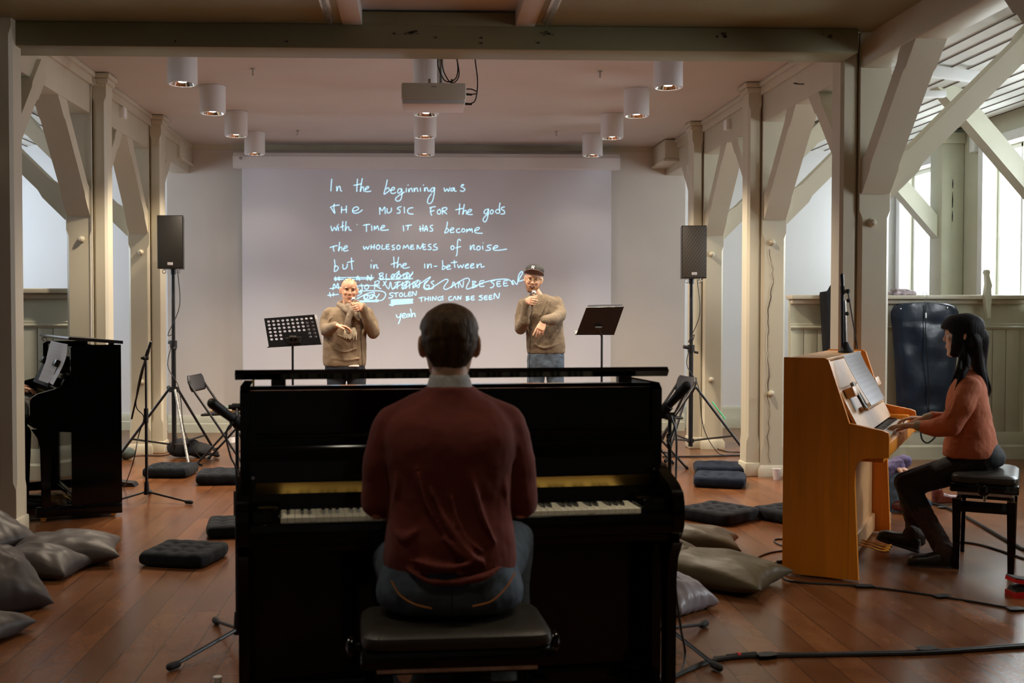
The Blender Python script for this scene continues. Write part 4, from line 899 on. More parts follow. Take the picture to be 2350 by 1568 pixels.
# ------------------------------------------------------------------ speakers and stands
SILVER = 0
def speaker_stand(label, loc, H, rot):
    t = thing('speaker_stand', label, 'stand', loc, rot, 'black tripod speaker stands')
    b = MB(); b.cyl((0, 0, .10), (0, 0, H * .62), .022); b.build('lower_pole', 'blackm', t)
    b = MB(); b.cyl((0, 0, H * .6), (0, 0, H), .0175); b.build('upper_pole', 'blackm', t)
    b = MB(); b.cyl((0, 0, H * .60), (0, 0, H * .64), .034); b.build('clamp_collar', 'blackm', t)
    b = MB(); b.cyl((-.03, -.01, H * .625), (-.075, -.02, H * .63), .018); b.cyl((.03, 0, H * .6), (.07, 0, H * .595), .012); b.build('clamp_knob', 'rubber', t)
    b = MB(); b.cyl((0, 0, .66), (0, 0, .71), .045); b.build('leg_collar', 'blackm', t)
    b = MB(); b.cyl((-.04, -.02, .685), (-.09, -.03, .70), .02); b.build('collar_knob', 'rubber', t)
    b = MB(); b.cyl((0, 0, .14), (0, 0, .175), .034); b.build('foot_collar', 'blackm', t)
    for k in range(3):
        a = 2 * PI * k / 3; d = V((math.cos(a), math.sin(a), 0)); top = d * .05 + V((0, 0, .685)); bot = d * .55 + V((0, 0, .025))
        b = MB(); b.cyl(top, bot, .013, n=10); lg = b.build('leg', 'steeld' if ('silver' in label and k == SILVER) else 'blackm', t)
        b = MB(); b.cap(bot, bot + d * .02 - V((0, 0, .006)), .02, .018); b.build('rubber_foot', 'rubber', lg)
        b = MB(); m_ = top.lerp(bot, .72); b.cyl(V((0, 0, .16)) + d * .03, m_, .009, n=8); b.build('brace_bar', 'blackm', t)
    return t
def speaker(label, c, w_, d_, h_, rot, gmat='grille'):
    t = thing('loudspeaker', label, 'speaker', c, rot, 'black loudspeakers on stands')
    b = MB(); b.prism([(-w_ / 2, 0), (w_ / 2, 0), (w_ * .36, d_), (-w_ * .36, d_)], (0, -d_ / 2, 0), (1, 0, 0), (0, 1, 0), (0, 0, h_)); b.build('cabinet', 'blackp', t)
    b = MB(); nx, nz = 15, 30   # punched steel front with slanted slot pattern
    b.box((0, -d_ / 2 - .006, h_ / 2), (w_ - .014, .012, h_ - .016), bev=.004)
    for i in range(nx * 2):
        pass
    g = b.build('grille', gmat, t)
    b = MB(); b.box((0, -d_ / 2 - .014, .045), (.052, .005, .028), bev=.003); b.build('badge', 'grey', t)
    for sx in (-1, 1):
        pts = [(sx * w_ * .27 + .017 * math.cos(a), -d_ / 2 + .03, -.026 + .017 * math.sin(a)) for a in [2 * PI * i / 12 for i in range(13)]]
        b = MB(); b.tube(pts, .004, 6, 1, False); b.cyl((sx * w_ * .27, -d_ / 2 + .03, 0), (sx * w_ * .27, -d_ / 2 + .03, -.01), .006, n=8); b.build('eye_ring', 'steel', t)
    b = MB(); b.cyl((0, 0, -.05), (0, 0, 0), .026); b.build('pole_socket', 'blackm', t)
    return t
pL = at(400, 1042, 10.45); sL = V((pL.x, 10.45, 0))
zL = at(400, 618, 10.45).z
speaker_stand('black tripod stand under the left loudspeaker, with one worn silver leg', sL, zL - .03, math.radians(-64))
hL = at(400, 497, 10.45).z - zL
speaker('black loudspeaker on the left stand, near the left folding chair', (sL.x, sL.y - .0, zL), .24, .25, hL, math.radians(2))
pR = at(1587, 1020, 10.6); sR = V((pR.x - .01, 10.6, 0)); zR = at(1583, 640, 10.6).z
speaker_stand('black tripod stand under the right loudspeaker, green tape on one leg', sR, zR - .03, math.radians(-8))
hR = at(1583, 520, 10.6).z - zR
speaker('black loudspeaker on the right stand, with a ribbed grille', (sR.x, sR.y, zR), .24, .25, hR, math.radians(-3), 'slots')
# ================================================================== STANDS, CHAIRS, CUSHIONS, CABLES
def music_stand(label, Y, TL, TR, BR, BL, stem, perforated, tilt):
    a, c, d, e = at(*TL, Y + tilt), at(*TR, Y + tilt), at(*BR, Y), at(*BL, Y)
    sb = at(*stem, Y); base = V((sb.x, Y + .02, 0))
    t = thing('music_stand', label, 'stand', base, 0, 'black music stands')
    a, c, d, e = a - base, c - base, d - base, e - base
    nrm = (c - a).cross(e - a).normalized()
    if nrm.y > 0: nrm.negate()
    def P(u, v, k=0): return (a.lerp(c, u)).lerp(e.lerp(d, u), v) + nrm * k
    b = MB()
    if perforated:
        nx, nz = 10, 6
        for i in range(nx):
            for j in range(nz + 1):
                u0, u1, v0, v1 = .03 + .94 * i / nx, .03 + .94 * (i + 1) / nx, .06 + .88 * j / 7, .06 + .88 * (j + 1) / 7
                hole = not (j >= 4 and 2 < i < 8) and j < 6
                uc, vc = (u0 + u1) / 2, (v0 + v1) / 2
                if not hole:
                    b._f([b._v(P(*q)) for q in ((u0, v0), (u1, v0), (u1, v1), (u0, v1))]); continue
                out = []; inn = []
                for k in range(16):
                    t_ = 2 * PI * k / 16; cx, cz = math.cos(t_), math.sin(t_); m_ = max(abs(cx), abs(cz))
                    if k % 4 in (1,): pass
                    out.append((uc + (u1 - u0) / 2 * cx / m_, vc + (v1 - v0) / 2 * cz / m_)); inn.append((uc + (u1 - u0) * .30 * cx, vc + (v1 - v0) * .31 * cz))
                O = [b._v(P(*q)) for q in out]; I = [b._v(P(*q)) for q in inn]
                for k in range(16): b._f((O[k], O[(k + 1) % 16], I[(k + 1) % 16], I[k]))
        for (u0, u1, v0, v1) in ((0, .03, 0, 1), (.97, 1, 0, 1), (.03, .97, 0, .06), (.03, .97, .94, 1)):
            b.loft([[P(u0, v0), P(u1, v0), P(u1, v1), P(u0, v1)], [P(u0, v0, -.008), P(u1, v0, -.008), P(u1, v1, -.008), P(u0, v1, -.008)]], sm=False)
        bmesh.ops.remove_doubles(b.bm, verts=b.bm.verts[:], dist=1e-5)
        o = b.build('desk', 'blackm', t, fix=False)
        b = MB(); b.loft([[P(.33, .72, .004), P(.67, .72, .004), P(.62, .93, .004), P(.38, .93, .004)], [P(.36, .74, .014), P(.64, .74, .014), P(.6, .9, .014), P(.4, .9, .014)]], sm=False); b.build('bracket', 'blackp', t)
    else:
        b.loft([[P(0, 0), P(1, 0), P(1, 1), P(0, 1)], [P(0, 0, -.006), P(1, 0, -.006), P(1, 1, -.006), P(0, 1, -.006)]], sm=False); b.build('desk', 'blackm', t)
    b = MB(); q = [P(-.03, 1), P(1.0, 1), P(1.0, 1) - nrm * .06, P(-.03, 1) - nrm * .06]; b.loft([q, [p - V((0, 0, .008)) for p in q]], sm=False); b.build('lip', 'blackm', t)
    top = P(.5, .72, .02); js = V((0, 0, P(.5, 1).z - .02))
    b = MB(); b.cyl(top, js, .010, n=8); b.cyl(top + V((-.03, 0, 0)), top + V((.03, 0, 0)), .014, n=8); b.build('tilt_joint', 'blackm', t)
    b = MB(); b.cyl(js, (0, 0, .62), .010, n=10); b.build('upper_tube', 'blackm', t)
    b = MB(); b.cyl((0, 0, .66), (0, 0, .08), .015, n=10); b.cyl((0, 0, .68), (0, 0, .62), .02, n=10); b.build('lower_tube', 'blackm', t)
    for k in range(3):
        an = 2 * PI * k / 3 + .4; dd = V((math.cos(an), math.sin(an), 0)); b = MB(); b.tube([V((0, 0, .32)), dd * .12 + V((0, 0, .2)), dd * .30 + V((0, 0, .012))], .008, 6); b.build('leg', 'blackm', t)
    return t, P
ms1, P1 = music_stand('black perforated music stand left of the man with the scarf', 9.45, (606, 731), (721, 722), (737, 789), (617, 796), (671, 800), True, .0)
ms2, P2 = music_stand('black solid music stand at the right, white pages along its top', 9.45, (1346, 706), (1432, 704), (1410, 767), (1323, 767), (1382, 766), False, -.12)
for lab, P, t_, (u0, u1, v0, v1) in (('white pages showing past the right edge of the perforated stand', P1, ms1, (.80, 1.035, .02, .97)), ('white pages standing on the solid music stand', P2, ms2, (.04, .97, -.035, .9))):
    o = thing('sheet_music', lab, 'paper', t_.location)
    b = MB(); q = [P(u0, v0, -.03), P(u1, v0, -.03), P(u1 - .0, v1, -.03), P(u0, v1, -.03)]; b.loft([q, [p + V((0, .004, 0)) for p in q]], sm=False); b.build('page', 'paper', o)

def mic_body(b, tip, tail, r=.011):
    b.cyl(tail, tip, r, r, 12)
def mic_stand(label, base, H, mic_tip, mic_tail, feet_r=.32, rot=0.0, weight='tripod', matm='rubber', fr=.011, group='black microphone stands', boom=None):
    t = thing('microphone_stand', label, 'stand', base, 0, group); base = V(base)
    tip, tail = V(mic_tip) - base, V(mic_tail) - base
    b = MB(); b.cyl((0, 0, .08), (0, 0, H * .62), .011, n=10); b.build('lower_tube', 'blackm', t)
    b = MB(); b.cyl((0, 0, H * .58), (0, 0, H), .008, n=10); b.build('upper_tube', 'blackm', t)
    b = MB(); b.cyl((0, 0, H * .55), (0, 0, H * .65), .017, n=12); b.build('grip', 'rubber', t)
    b = MB(); b.cyl((-.02, 0, H), (.02, 0, H), .016, n=10); b.cyl((-.035, 0, H), (-.02, 0, H), .01, n=8); b.build('boom_clutch', 'rubber', t)
    if boom:
        b = MB(); b.cyl(V(boom[0]) - base, V(boom[1]) - base, .007, n=8); b.build('boom', 'blackm', t)
    else:
        b = MB(); b.cyl((0, 0, H), tail, .007, n=8); b.build('boom', 'blackm', t)
    if weight == 'tripod':
        b = MB(); b.cyl((0, 0, .055), (0, 0, .15), .022, .016, n=12); b.build('leg_hub', 'blackm', t)
        for k in range(3):
            a = rot + 2 * PI * k / 3; d = V((math.cos(a), math.sin(a), 0)); b = MB(); b.cyl(d * .015 + V((0, 0, .075)), d * feet_r + V((0, 0, .018)), .0085, n=8); l_ = b.build('leg', 'blackm', t)
            b = MB(); b.cap(d * (feet_r - .02) + V((0, 0, .018)), d * (feet_r + .02) + V((0, 0, .018)), .015, .016, 10, 3); b.build('rubber_foot', 'rubber', l_)
    m = thing('microphone', label.replace('stand', 'microphone', 1) if 0 else 'x', 'microphone', base + tail)
    return t, m
def mic(label, tip, tail, r=.011, m1='blackm', grille=None, group=None):
    tip, tail = V(tip), V(tail); t = thing('microphone', label, 'microphone', tail, 0, group); d = tip - tail; L = d.length; dn = d.normalized()
    b = MB(); b.cyl((0, 0, 0), dn * L * .62, r * .8, r, 14); b.build('body', m1, t)
    b = MB(); b.cyl(dn * L * .6, dn * L, r * 1.05, r * 1.08, 14); b.ell(dn * L, (r * 1.08,) * 3, None, 12, 6); b.build('capsule', grille or m1, t)
    b = MB(); b.cyl(-dn * .02, dn * .03, r * 1.25, r * 1.25, 12); b.build('clip', 'rubber', t)
    return t
def stand_only(*a, **k):
    t, m = mic_stand(*a, **k); bpy.data.objects.remove(m); return t
# stand in front of the left dark piano
bs = fl(337, 1152); bs = V((bs.x, bs.y, 0)); Yb = bs.y
H1 = at(337, 822, Yb).z
tipL, tailL = at(346, 787, Yb - .03), at(334, 826, Yb - .03)
stand_only('black microphone stand on the floor right of the left dark piano', bs, H1, tipL, tailL, .36, math.radians(-20), boom=(at(334, 822, Yb - .02), at(302, 962, Yb + .1)))
mic('slim black microphone on the stand beside the left dark piano', tipL, at(338, 812, Yb - .03), .011)
b = MB(); b.tube([at(338, 815, Yb - .05), at(322, 860, Yb - .06), at(312, 930, Yb - .03), at(330, 958, Yb - .05), at(318, 1000, Yb - .04), at(306, 1060, Yb - .1), fl(285, 1120, .01), fl(262, 1176, .006), fl(180, 1187, .006), fl(70, 1194, .006)], .0045, 6)
tag(b.build('microphone_cable', 'cable'), 'black cable hanging from the left microphone stand and running left along the floor', 'cable')
# stands close to the main piano
b1 = V((-.835, 4.62, 0))
tp, tl = at(487, 926, 4.46), at(548, 972, 4.54)
stand_only('black microphone stand at the left end of the foreground piano, foot at bottom left', b1, 1.02, tp, tl, .36, math.radians(-125))
mic('thick grey-mesh microphone poking out left of the foreground piano', tp, tl, .020, 'rubber', 'grille')
b = MB(); b.tube([at(536, 968, 4.5), at(522, 985, 4.48), at(520, 1010, 4.48), at(530, 1050, 4.5), at(546, 1100, 4.55), at(560, 1300, 4.6), (-.80, 4.5, .01)], .004, 6)
tag(b.build('microphone_cable', 'cable'), 'thin dark cable looping down at the left end of the foreground piano', 'cable')
b2 = V((1.0, 4.56, 0)); b2 = V((at(1537, 1000, 4.56).x, 4.56, 0))
tp, tl = at(1576, 886, 4.5), at(1524, 942, 4.56)
stand_only('black microphone stand at the right end of the foreground piano, feet on the taped cable', b2, at(1537, 955, 4.56).z, tp, tl, .34, math.radians(-70))
mic('thick dark microphone poking out right of the foreground piano', tp, tl, .019, 'blackm', 'rubber')
b = MB()
for k in range(3): b.tube([at(1530, 952, 4.5), at(1548, 962 + 8 * k, 4.48), at(1545 - 6 * k, 990 + 14 * k, 4.5), at(1531, 1000 + 12 * k, 4.52), at(1540, 1030, 4.52)], .004, 6)
tag(b.build('cable_bundle', 'cable', fix=True), 'cables wound round the top of the right foreground microphone stand', 'cable')
b = MB(); b.tube([at(1540, 955, 4.46), at(1552, 1000, 4.44), at(1551, 1100, 4.4), at(1549, 1200, 4.3), at(1549, 1330, 4.25), at(1562, 1440, 4.25), at(1572, 1500, 4.3), fl(1560, 1545, .006), fl(1515, 1566, .006)], .0045, 6)
tag(b.build('hanging_cable', 'cable'), 'black cable hanging from the right foreground microphone stand to the floor', 'cable')
# small stand on the honey piano's lid
zl = 1.175; c0 = at(1941, 812, 6.55); base = V((c0.x, 6.55, zl))
t = thing('microphone_stand', 'black microphone stand with a cone base on top of the honey-coloured piano', 'stand', base, 0, 'black microphone stands')
b = MB(); b.lathe([(.045, 0), (.046, .008), (.03, .03), (.016, .06), (.012, .065)], (0, 0, 0), 20); b.build('cone_base', 'rubber', t)
tq = at(1938, 690, 6.55) - base
b = MB(); b.cyl((0, 0, .06), tq, .009, n=10); b.build('lower_tube', 'steel', t)
b = MB(); b.cyl((-.02, .0, .03), at(1933, 670, 6.55) - base, .011, n=10); b.build('upper_tube', 'blackm', t)
b = MB(); b.cyl(at(1936, 670, 6.53) - base, at(1949, 667, 6.53) - base, .011, n=8); b.cyl(at(1946, 664, 6.5) - base, at(1946, 674, 6.5) - base, .01, n=8); b.build('boom_clutch', 'rubber', t)
b = MB(); b.cyl(at(1946, 670, 6.53) - base, at(1968, 802, 6.6) - base, .004, n=6); b.build('boom', 'blackm', t)
for q in ((1947, 690), (1944, 720)):
    b = MB(); p = at(*q, 6.5) - base; b.ell(p, (.013, .01, .013), None, 10, 6); b.build('knob', 'rubber', t)
mic('black microphone pointing up on the stand above the honey-coloured piano', at(1932, 632, 6.55), at(1934, 668, 6.55), .011)

# ---------------------------------------------------------------- folding chairs
def folding_chair(label, loc, rot):
    """faces local +x"""
    t = thing('folding_chair', label, 'chair', loc, rot, 'black folding chairs')
    w_ = .205
    b = MB(); R = Matrix.Rotation(math.radians(-16), 3, 'Y')
    n = 12; ring = []
    rows = []
    for k in range(7):
        z = -.075 + .15 * k / 6; e = abs(k - 3) / 3; hw_ = w_ * (1 - .16 * e ** 4); rows.append([(R @ V((-.02 * (1 - (2 * i / n - 1) ** 2), (2 * i / n - 1) * hw_, z))) + V((-.245, 0, .72)) for i in range(n + 1)])
    b.loft(rows, cap=False, closed=False); o = b.build('backrest', 'blackp', t, auto=0, fix=False); so = o.modifiers.new('thickness', 'SOLIDIFY'); so.thickness = .022; so.offset = 0
    for sy in (-1, 1):
        b = MB(); b.tube([(-.252, sy * w_ * .93, .755), (-.235, sy * w_, .70), (0, sy * w_, .36), (.23, sy * w_, .012)], .0105, 8, 4); l_ = b.build('front_leg', 'blackm', t)
        b = MB(); b.cap((.225, sy * w_, .02), (.235, sy * w_, .008), .014, .014, 8, 3); b.build('foot_cap', 'rubber', l_)
        b = MB(); b.tube([(.19, sy * (w_ - .03), .43), (.05, sy * (w_ - .03), .27), (-.19, sy * (w_ - .03), .012)], .010, 8, 4); l_ = b.build('rear_leg', 'blackm', t)
        b = MB(); b.cap((-.185, sy * (w_ - .03), .02), (-.195, sy * (w_ - .03), .008), .014, .014, 8, 3); b.build('foot_cap', 'rubber', l_)
    b = MB(); b.box((.035, 0, .452), (.38, .38, .022), Matrix.Rotation(math.radians(-3), 3, 'Y'), bev=.01); b.build('seat', 'blackp', t)
    b = MB(); b.cyl((-.12, -w_ + .03, .105), (-.12, w_ - .03, .105), .007, n=8); b.build('rear_bar', 'blackm', t)
    b = MB(); b.cyl((.165, -w_, .11), (.165, w_, .11), .007, n=8); b.build('front_bar', 'blackm', t)
    return t
c1 = at(508, 900, 10.35); folding_chair('black folding chair by the left tripod stand, papers on its seat', (c1.x + .02, 10.35, 0), math.radians(-6)).scale = (1.05, 1.05, 1.05)
c2 = at(1512, 900, 9.9); folding_chair('black folding chair half hidden behind the right end of the foreground piano', (c2.x + .0, 9.9, 0), math.radians(187)).scale = (1.05, 1.05, 1.05)
for k, (dz, m_, lab, nm, sx) in enumerate(((.0, 'coral', 'tan folder under the papers on the left folding chair', 'folder', .30), (.012, 'paper', 'white papers on the left folding chair', 'paper_stack', .26), (.024, 'green', 'grey-green notebook on top of the papers on the left folding chair', 'notebook', .2))):
    b = MB(); b.box((c1.x + .07, 10.33, .50 + dz), (sx, .22, .011), Matrix.Rotation(.1 * k - .1, 3, 'Z'), bev=.002); tag(b.build(nm, m_), lab, 'paper' if k else 'folder')
# water bottle beside the chair
def bottle(label, p, h=.24, r=.033):
    t = thing('water_bottle', label, 'bottle', p)
    b = MB(); b.lathe([(r * .9, 0), (r, .008), (r, h * .25), (r * .93, h * .28), (r, h * .31), (r, h * .62), (r * .8, h * .75), (r * .42, h * .88), (r * .40, h * .93)], (0, 0, 0), 20); b.build('body', 'clear', t)
    b = MB(); b.lathe([(r * .48, h * .92), (r * .48, h)], (0, 0, 0), 16); b.build('cap', 'frame', t)
    b = MB(); b.lathe([(r * 1.01, h * .34), (r * 1.01, h * .55)], (0, 0, 0), 20, cap=False); b.build('label_band', 'paper', t)
p = fl(532, 1036); bottle('clear plastic water bottle on the floor beside the left folding chair', (p.x, p.y, 0), .27, .036)
bottle('water bottle with pale cap at the bottom left, by the foreground piano', (-.735, 3.60, 0), .215, .03)

# ---------------------------------------------------------------- tufted cushions
def cushion(label, px, py, size, rot, m='navy', T=.062, seed=0, tilt=0.0, z0=0.0, folded=False):
    p = fl(px, py)
    t = thing('floor_cushion', label, 'cushion', (p.x, p.y, z0), rot, 'tufted dark floor cushions')
    b = MB(); N_ = 34; hs = size / 2
    def surf(u, v, top):
        e = (max(0, 1 - abs(u) ** 9) * max(0, 1 - abs(v) ** 9)) ** .27
        d = 0
        for i in (-.5, 0, .5):
            for j in (-.5, 0, .5):
                d += math.exp(-((u - i) ** 2 + (v - j) ** 2) / .014) * .62
        cre = .16 * (math.exp(-((abs(u - round(u * 2) / 2)) / .07) ** 2) + math.exp(-((abs(v - round(v * 2) / 2)) / .07) ** 2)) * (1 if max(abs(u), abs(v)) < .8 else .4)
        nz = noise.noise(V((u * 2.3 + seed, v * 2.3, seed * 1.7))) * .12
        h = T * .5 * e * (1 + nz - min(.65, d * .7 + cre))
        wv = 1 + .03 * noise.noise(V((u * 3, v * 3, seed + 5)))
        cr_ = 1 - .07 * (u * v) ** 4; x, y = u * hs * wv * cr_, v * hs * wv * cr_
        z = T * .5 + (h if top else -T * .5 * e)
        if tilt: z += tilt * max(0, u) ** 2 * size
        return V((x, y, max(0.001, z)))
    G = [[b._v(surf(math.sin(PI * (i / N_ - .5)) , math.sin(PI * (j / N_ - .5)), True)) for j in range(N_ + 1)] for i in range(N_ + 1)]
    Bm = [[(G[i][j] if i in (0, N_) or j in (0, N_) else b._v(surf(math.sin(PI * (i / N_ - .5)), math.sin(PI * (j / N_ - .5)), False))) for j in range(N_ + 1)] for i in range(N_ + 1)]
    for i in range(N_):
        for j in range(N_):
            b._f((G[i][j], G[i + 1][j], G[i + 1][j + 1], G[i][j + 1]), True); b._f((Bm[i][j], Bm[i][j + 1], Bm[i + 1][j + 1], Bm[i + 1][j]), True)
    b.build('pad', m, t, auto=0)
    b = MB()
    for i in (-.5, 0, .5):
        for j in (-.5, 0, .5): pass
    return t
cushion('navy tufted floor cushion in the open floor left of the foreground piano', 424, 1287, .40, math.radians(-14), 'navy2', .085, 1)
cushion('dark tufted cushion cut off by the left edge of the foreground piano', 548, 1222, .40, math.radians(8), 'navy2', .085, 2)
cushion('dark tufted cushion beyond the rolled one, left of the foreground piano', 512, 1106, .42, math.radians(4), 'navy2', .10, 3)
cushion('folded dark cushion with a tie, in front of the left tripod stand', 392, 1091, .40, math.radians(-5), 'navy2', .095, 4)
cushion('navy tufted cushion right of the foreground piano, back one of the touching pair', 1648, 1085, .42, math.radians(-12), 'navy', .085, 5)
cushion('navy tufted cushion right of the foreground piano, front one of the touching pair', 1652, 1113, .42, math.radians(-18), 'navy', .095, 6)
cushion('dark tufted cushion alone on the floor right of the foreground piano', 1650, 1192, .42, math.radians(40), 'navy2', .09, 7)
cushion('dark tufted cushion cut off by the honey-coloured piano', 1815, 1192, .40, math.radians(30), 'navy2', .085, 8)
p = fl(458, 1082); b = MB(); b.box((p.x, p.y, .06), (.055, .004, .02), Matrix.Rotation(.3, 3, 'Y')); tag(b.build('cushion_tie', 'navy2'), 'small cloth tie lying at the right end of the folded dark cushion', 'tie')
# ---------------------------------------------------------------- pillows
def pillow(label, c, size, rot, m, T=.18, seed=0, pitch=0.0, roll=0.0, wr=1.0):
    o = bpy.data.objects.new('x', None)
    b = MB(); N_ = 44; hx, hy = size[0] / 2, size[1] / 2
    def surf(u, v, s):
        e = (max(0, 1 - u * u) * max(0, 1 - v * v)) ** .5
        e = e ** .85
        k = 1 - .11 * (1 - v * v) * abs(u) ** 3; k2 = 1 - .11 * (1 - u * u) * abs(v) ** 3
        edge = 1 - e
        w1 = noise.noise(V((u * 2.2 + seed, v * 2.2, s * 2.0))) * .20
        w2 = (noise.ridged_multi_fractal(V((u * 1.1 + seed * 3, v * 2.2, s)), 1, 2, 2, 1, 2) - 1) * .035 * wr
        ang = math.atan2(v, u); w3 = math.sin(ang * 17 + seed) * .05 * wr * (edge ** 1.5) * (1 if e > .02 else 0)
        z = s * T * .5 * (e * (1 + w1) + (w2 * e) + w3)
        return V((u * hx * k, v * hy * k2, z))
    G = [[b._v(surf(2 * i / N_ - 1, 2 * j / N_ - 1, 1)) for j in range(N_ + 1)] for i in range(N_ + 1)]
    Bm = [[(G[i][j] if i in (0, N_) or j in (0, N_) else b._v(surf(2 * i / N_ - 1, 2 * j / N_ - 1, -.75))) for j in range(N_ + 1)] for i in range(N_ + 1)]
    for i in range(N_):
        for j in range(N_):
            b._f((G[i][j], G[i + 1][j], G[i + 1][j + 1], G[i][j + 1]), True); b._f((Bm[i][j], Bm[i][j + 1], Bm[i + 1][j + 1], Bm[i + 1][j]), True)
    bpy.data.objects.remove(o)
    mt = Matrix.Rotation(rot, 4, 'Z') @ Matrix.Rotation(roll, 4, 'Y') @ Matrix.Rotation(pitch, 4, 'X')
    bmesh.ops.transform(b.bm, matrix=mt, verts=b.bm.verts[:])
    zm = min(v.co.z for v in b.bm.verts)
    # settle onto the floor: whatever would sink is flattened
    for v in b.bm.verts:
        v.co.z = max(v.co.z - zm - T * .10, 0.002)
    o = b.build('pillow', m, auto=0); o.location = c; tag(o, label, 'pillow', 'large satin floor pillows'); return o
def fp(px, py): p = fl(px, py); return (p.x, p.y, 0)
p = fp(148, 1288); pillow('large shiny grey pillow, farthest of the left heap, pointing at the open floor', p, (.62, .50), math.radians(14), 'pillow', .21, 1)
p = fp(95, 1318); pillow('grey pillow in front of the farthest one in the left heap, its corner turned up', p, (.44, .36), math.radians(-8), 'pillow', .19, 2, roll=.12)
p = fp(-30, 1290); pillow('brown-grey pillow cut by the left edge, upper one of the left heap', (p[0], p[1], .08), (.50, .40), math.radians(-30), 'pillow', .20, 3, roll=.35)
p = fp(-15, 1395); pillow('brown-grey pillow cut by the left edge, standing high in the middle of the heap', p, (.46, .42), math.radians(-48), 'pillow', .30, 4, roll=.42)
p = fp(-40, 1462); pillow('small corner of a grey pillow at the lower left edge', p, (.34, .3), math.radians(-20), 'pillow', .14, 5)
p = fp(1615, 1335); pillow('large olive satin pillow right of the foreground piano, its long corner pointing right', p, (.80, .50), math.radians(-37), 'olive', .21, 6)
p = fp(1560, 1268); pillow('olive-brown pillow behind the large olive one', p, (.70, .40), math.radians(-14), 'olive', .22, 7)
p = fp(1540, 1392); pillow('silver-grey pillow leaning at the right edge of the foreground piano', p, (.36, .30), math.radians(-52), 'silver', .2, 9, roll=.15, wr=2)
p = fp(1525, 1322); pillow('small olive pillow corner squeezed between the piano and the large olive pillow', (p[0], p[1], .1), (.36, .30), math.radians(-20), 'olive', .13, 8, roll=.2)
# ---------------------------------------------------------------- cup
p = fp(1782, 1101)
t = thing('paper_cup', 'white paper cup on the floor at the foot of the cracked post', 'cup', p)
b = MB(); b.lathe([(.026, 0), (.036, .092), (.033, .09), (.024, .006), (.001, .004)], (0, 0, 0), 24, cap=False); b.lathe([(.001, 0), (.026, 0)], (0, 0, 0), 24, cap=False); b.build('body', 'cup', t)
b = MB(); b.tube([(.036 * math.cos(a), .036 * math.sin(a), .092) for a in [2 * PI * i / 20 for i in range(21)]], .002, 6, 1, False); b.build('rim', 'cup', t)
# ---------------------------------------------------------------- floor cables
def cable(label, pts, r=.006, z=None, nm='floor_cable'):
    b = MB(); b.tube([fl(x, y, r) for x, y in pts], r, 7, 5); return tag(b.build(nm, 'cable'), label, 'cable')
cable('black cable curving round the foot of the honey-coloured piano to the right edge', [(1830, 1310), (1800, 1312), (1797, 1325), (1830, 1336), (1960, 1344), (2080, 1358), (2220, 1379), (2352, 1402)], .0055)
cable('thick taped cable bundle across the floor at the bottom right', [(1530, 1562), (1565, 1545), (1620, 1520), (1700, 1508), (1800, 1505), (2000, 1502), (2150, 1498), (2352, 1484)], .009)
cable('thin cable lying along the taped bundle at the bottom right', [(1540, 1556), (1600, 1532), (1660, 1510), (1740, 1502), (1900, 1500), (2150, 1493), (2352, 1479)], .006)
cable('coiled cable end with a plug left of the honey-coloured piano', [(1815, 1238), (1780, 1238), (1782, 1247), (1812, 1258), (1815, 1262), (1770, 1268), (1738, 1280), (1745, 1288), (1790, 1291), (1812, 1290)], .005)
cable('black cable across the floor behind the two touching cushions', [(1520, 1048), (1600, 1048), (1660, 1046), (1720, 1045)], .008)
cable('thin cable trailing from the right tripod stand to the post', [(1632, 1000), (1640, 1024), (1665, 1036), (1715, 1038)], .005)
cable('cable on the floor between the two touching cushions and the paper cup', [(1700, 1090), (1740, 1091), (1775, 1090), (1795, 1093), (1830, 1095)], .007)
cable('thin cable crossing above it beside the paper cup', [(1700, 1077), (1740, 1083), (1780, 1091), (1830, 1097)], .005)
cable('thick black cable on the floor behind the woman\'s bench', [(2120, 1150), (2180, 1168), (2250, 1205), (2310, 1240), (2352, 1262)], .011)
cable('thinner black cable in front of the thick one behind the woman\'s bench', [(2200, 1243), (2260, 1253), (2352, 1283)], .007)
cable('black cable looping under the left tripod stand', [(285, 1048), (330, 1046), (380, 1045), (410, 1030), (405, 1000)], .005)
def plug(label, a, c, r=.012, ring=None):
    A, C_ = fl(*a, r), fl(*c, r); t = thing('cable_plug', label, 'plug', A); b = MB(); b.cyl((0, 0, 0), C_ - A, r * .8, r, 12); b.build('sleeve', 'rubber', t)
    if ring: b = MB(); m_ = (C_ - A) * .35; b.cyl(m_, m_ + (C_ - A) * .1, r * 1.1, n=12); b.build('ring', ring, t)
    b = MB(); b.cyl((A - C_) * .0, (A - C_) * .45, r * .5, n=8); b.build('tip', 'steel', t)
plug('black plug with a red ring on the taped cable at the bottom right', (1668, 1507), (1735, 1502), .012, 'red')
plug('small black plug left of the honey-coloured piano', (1782, 1290), (1806, 1288), .010)
for x, y, w_, a_, lab in ((1760, 1512, .12, .2, 'grey tape patch on the taped cable nearest the foreground piano'), (2128, 1498, .12, .15, 'grey tape patch on the taped cable near the right bottom'), (1985, 1349, .13, -.1, 'grey tape patch by the foot of the honey-coloured piano'), (2163, 1372, .13, .3, 'grey tape patch on the cable in front of the woman\'s bench'), (2332, 1402, .12, .1, 'grey tape patch at the right edge'), (2165, 1167, .12, .1, 'grey tape patch on the far cable behind the woman')):
    w_ *= .72; p = fl(x, y); b = MB(); n = 8
    b.prism([(-w_ / 2, -.022), (-w_ * .1, -.028), (w_ / 2, -.02), (w_ * .46, .024), (0, .03), (-w_ * .47, .02)], (p.x, p.y, .0185 if y > 1480 else .011), (math.cos(a_), math.sin(a_), 0), (-math.sin(a_), math.cos(a_), 0), (0, 0, .0015)); tag(b.build('tape_patch', 'tape'), lab, 'tape')
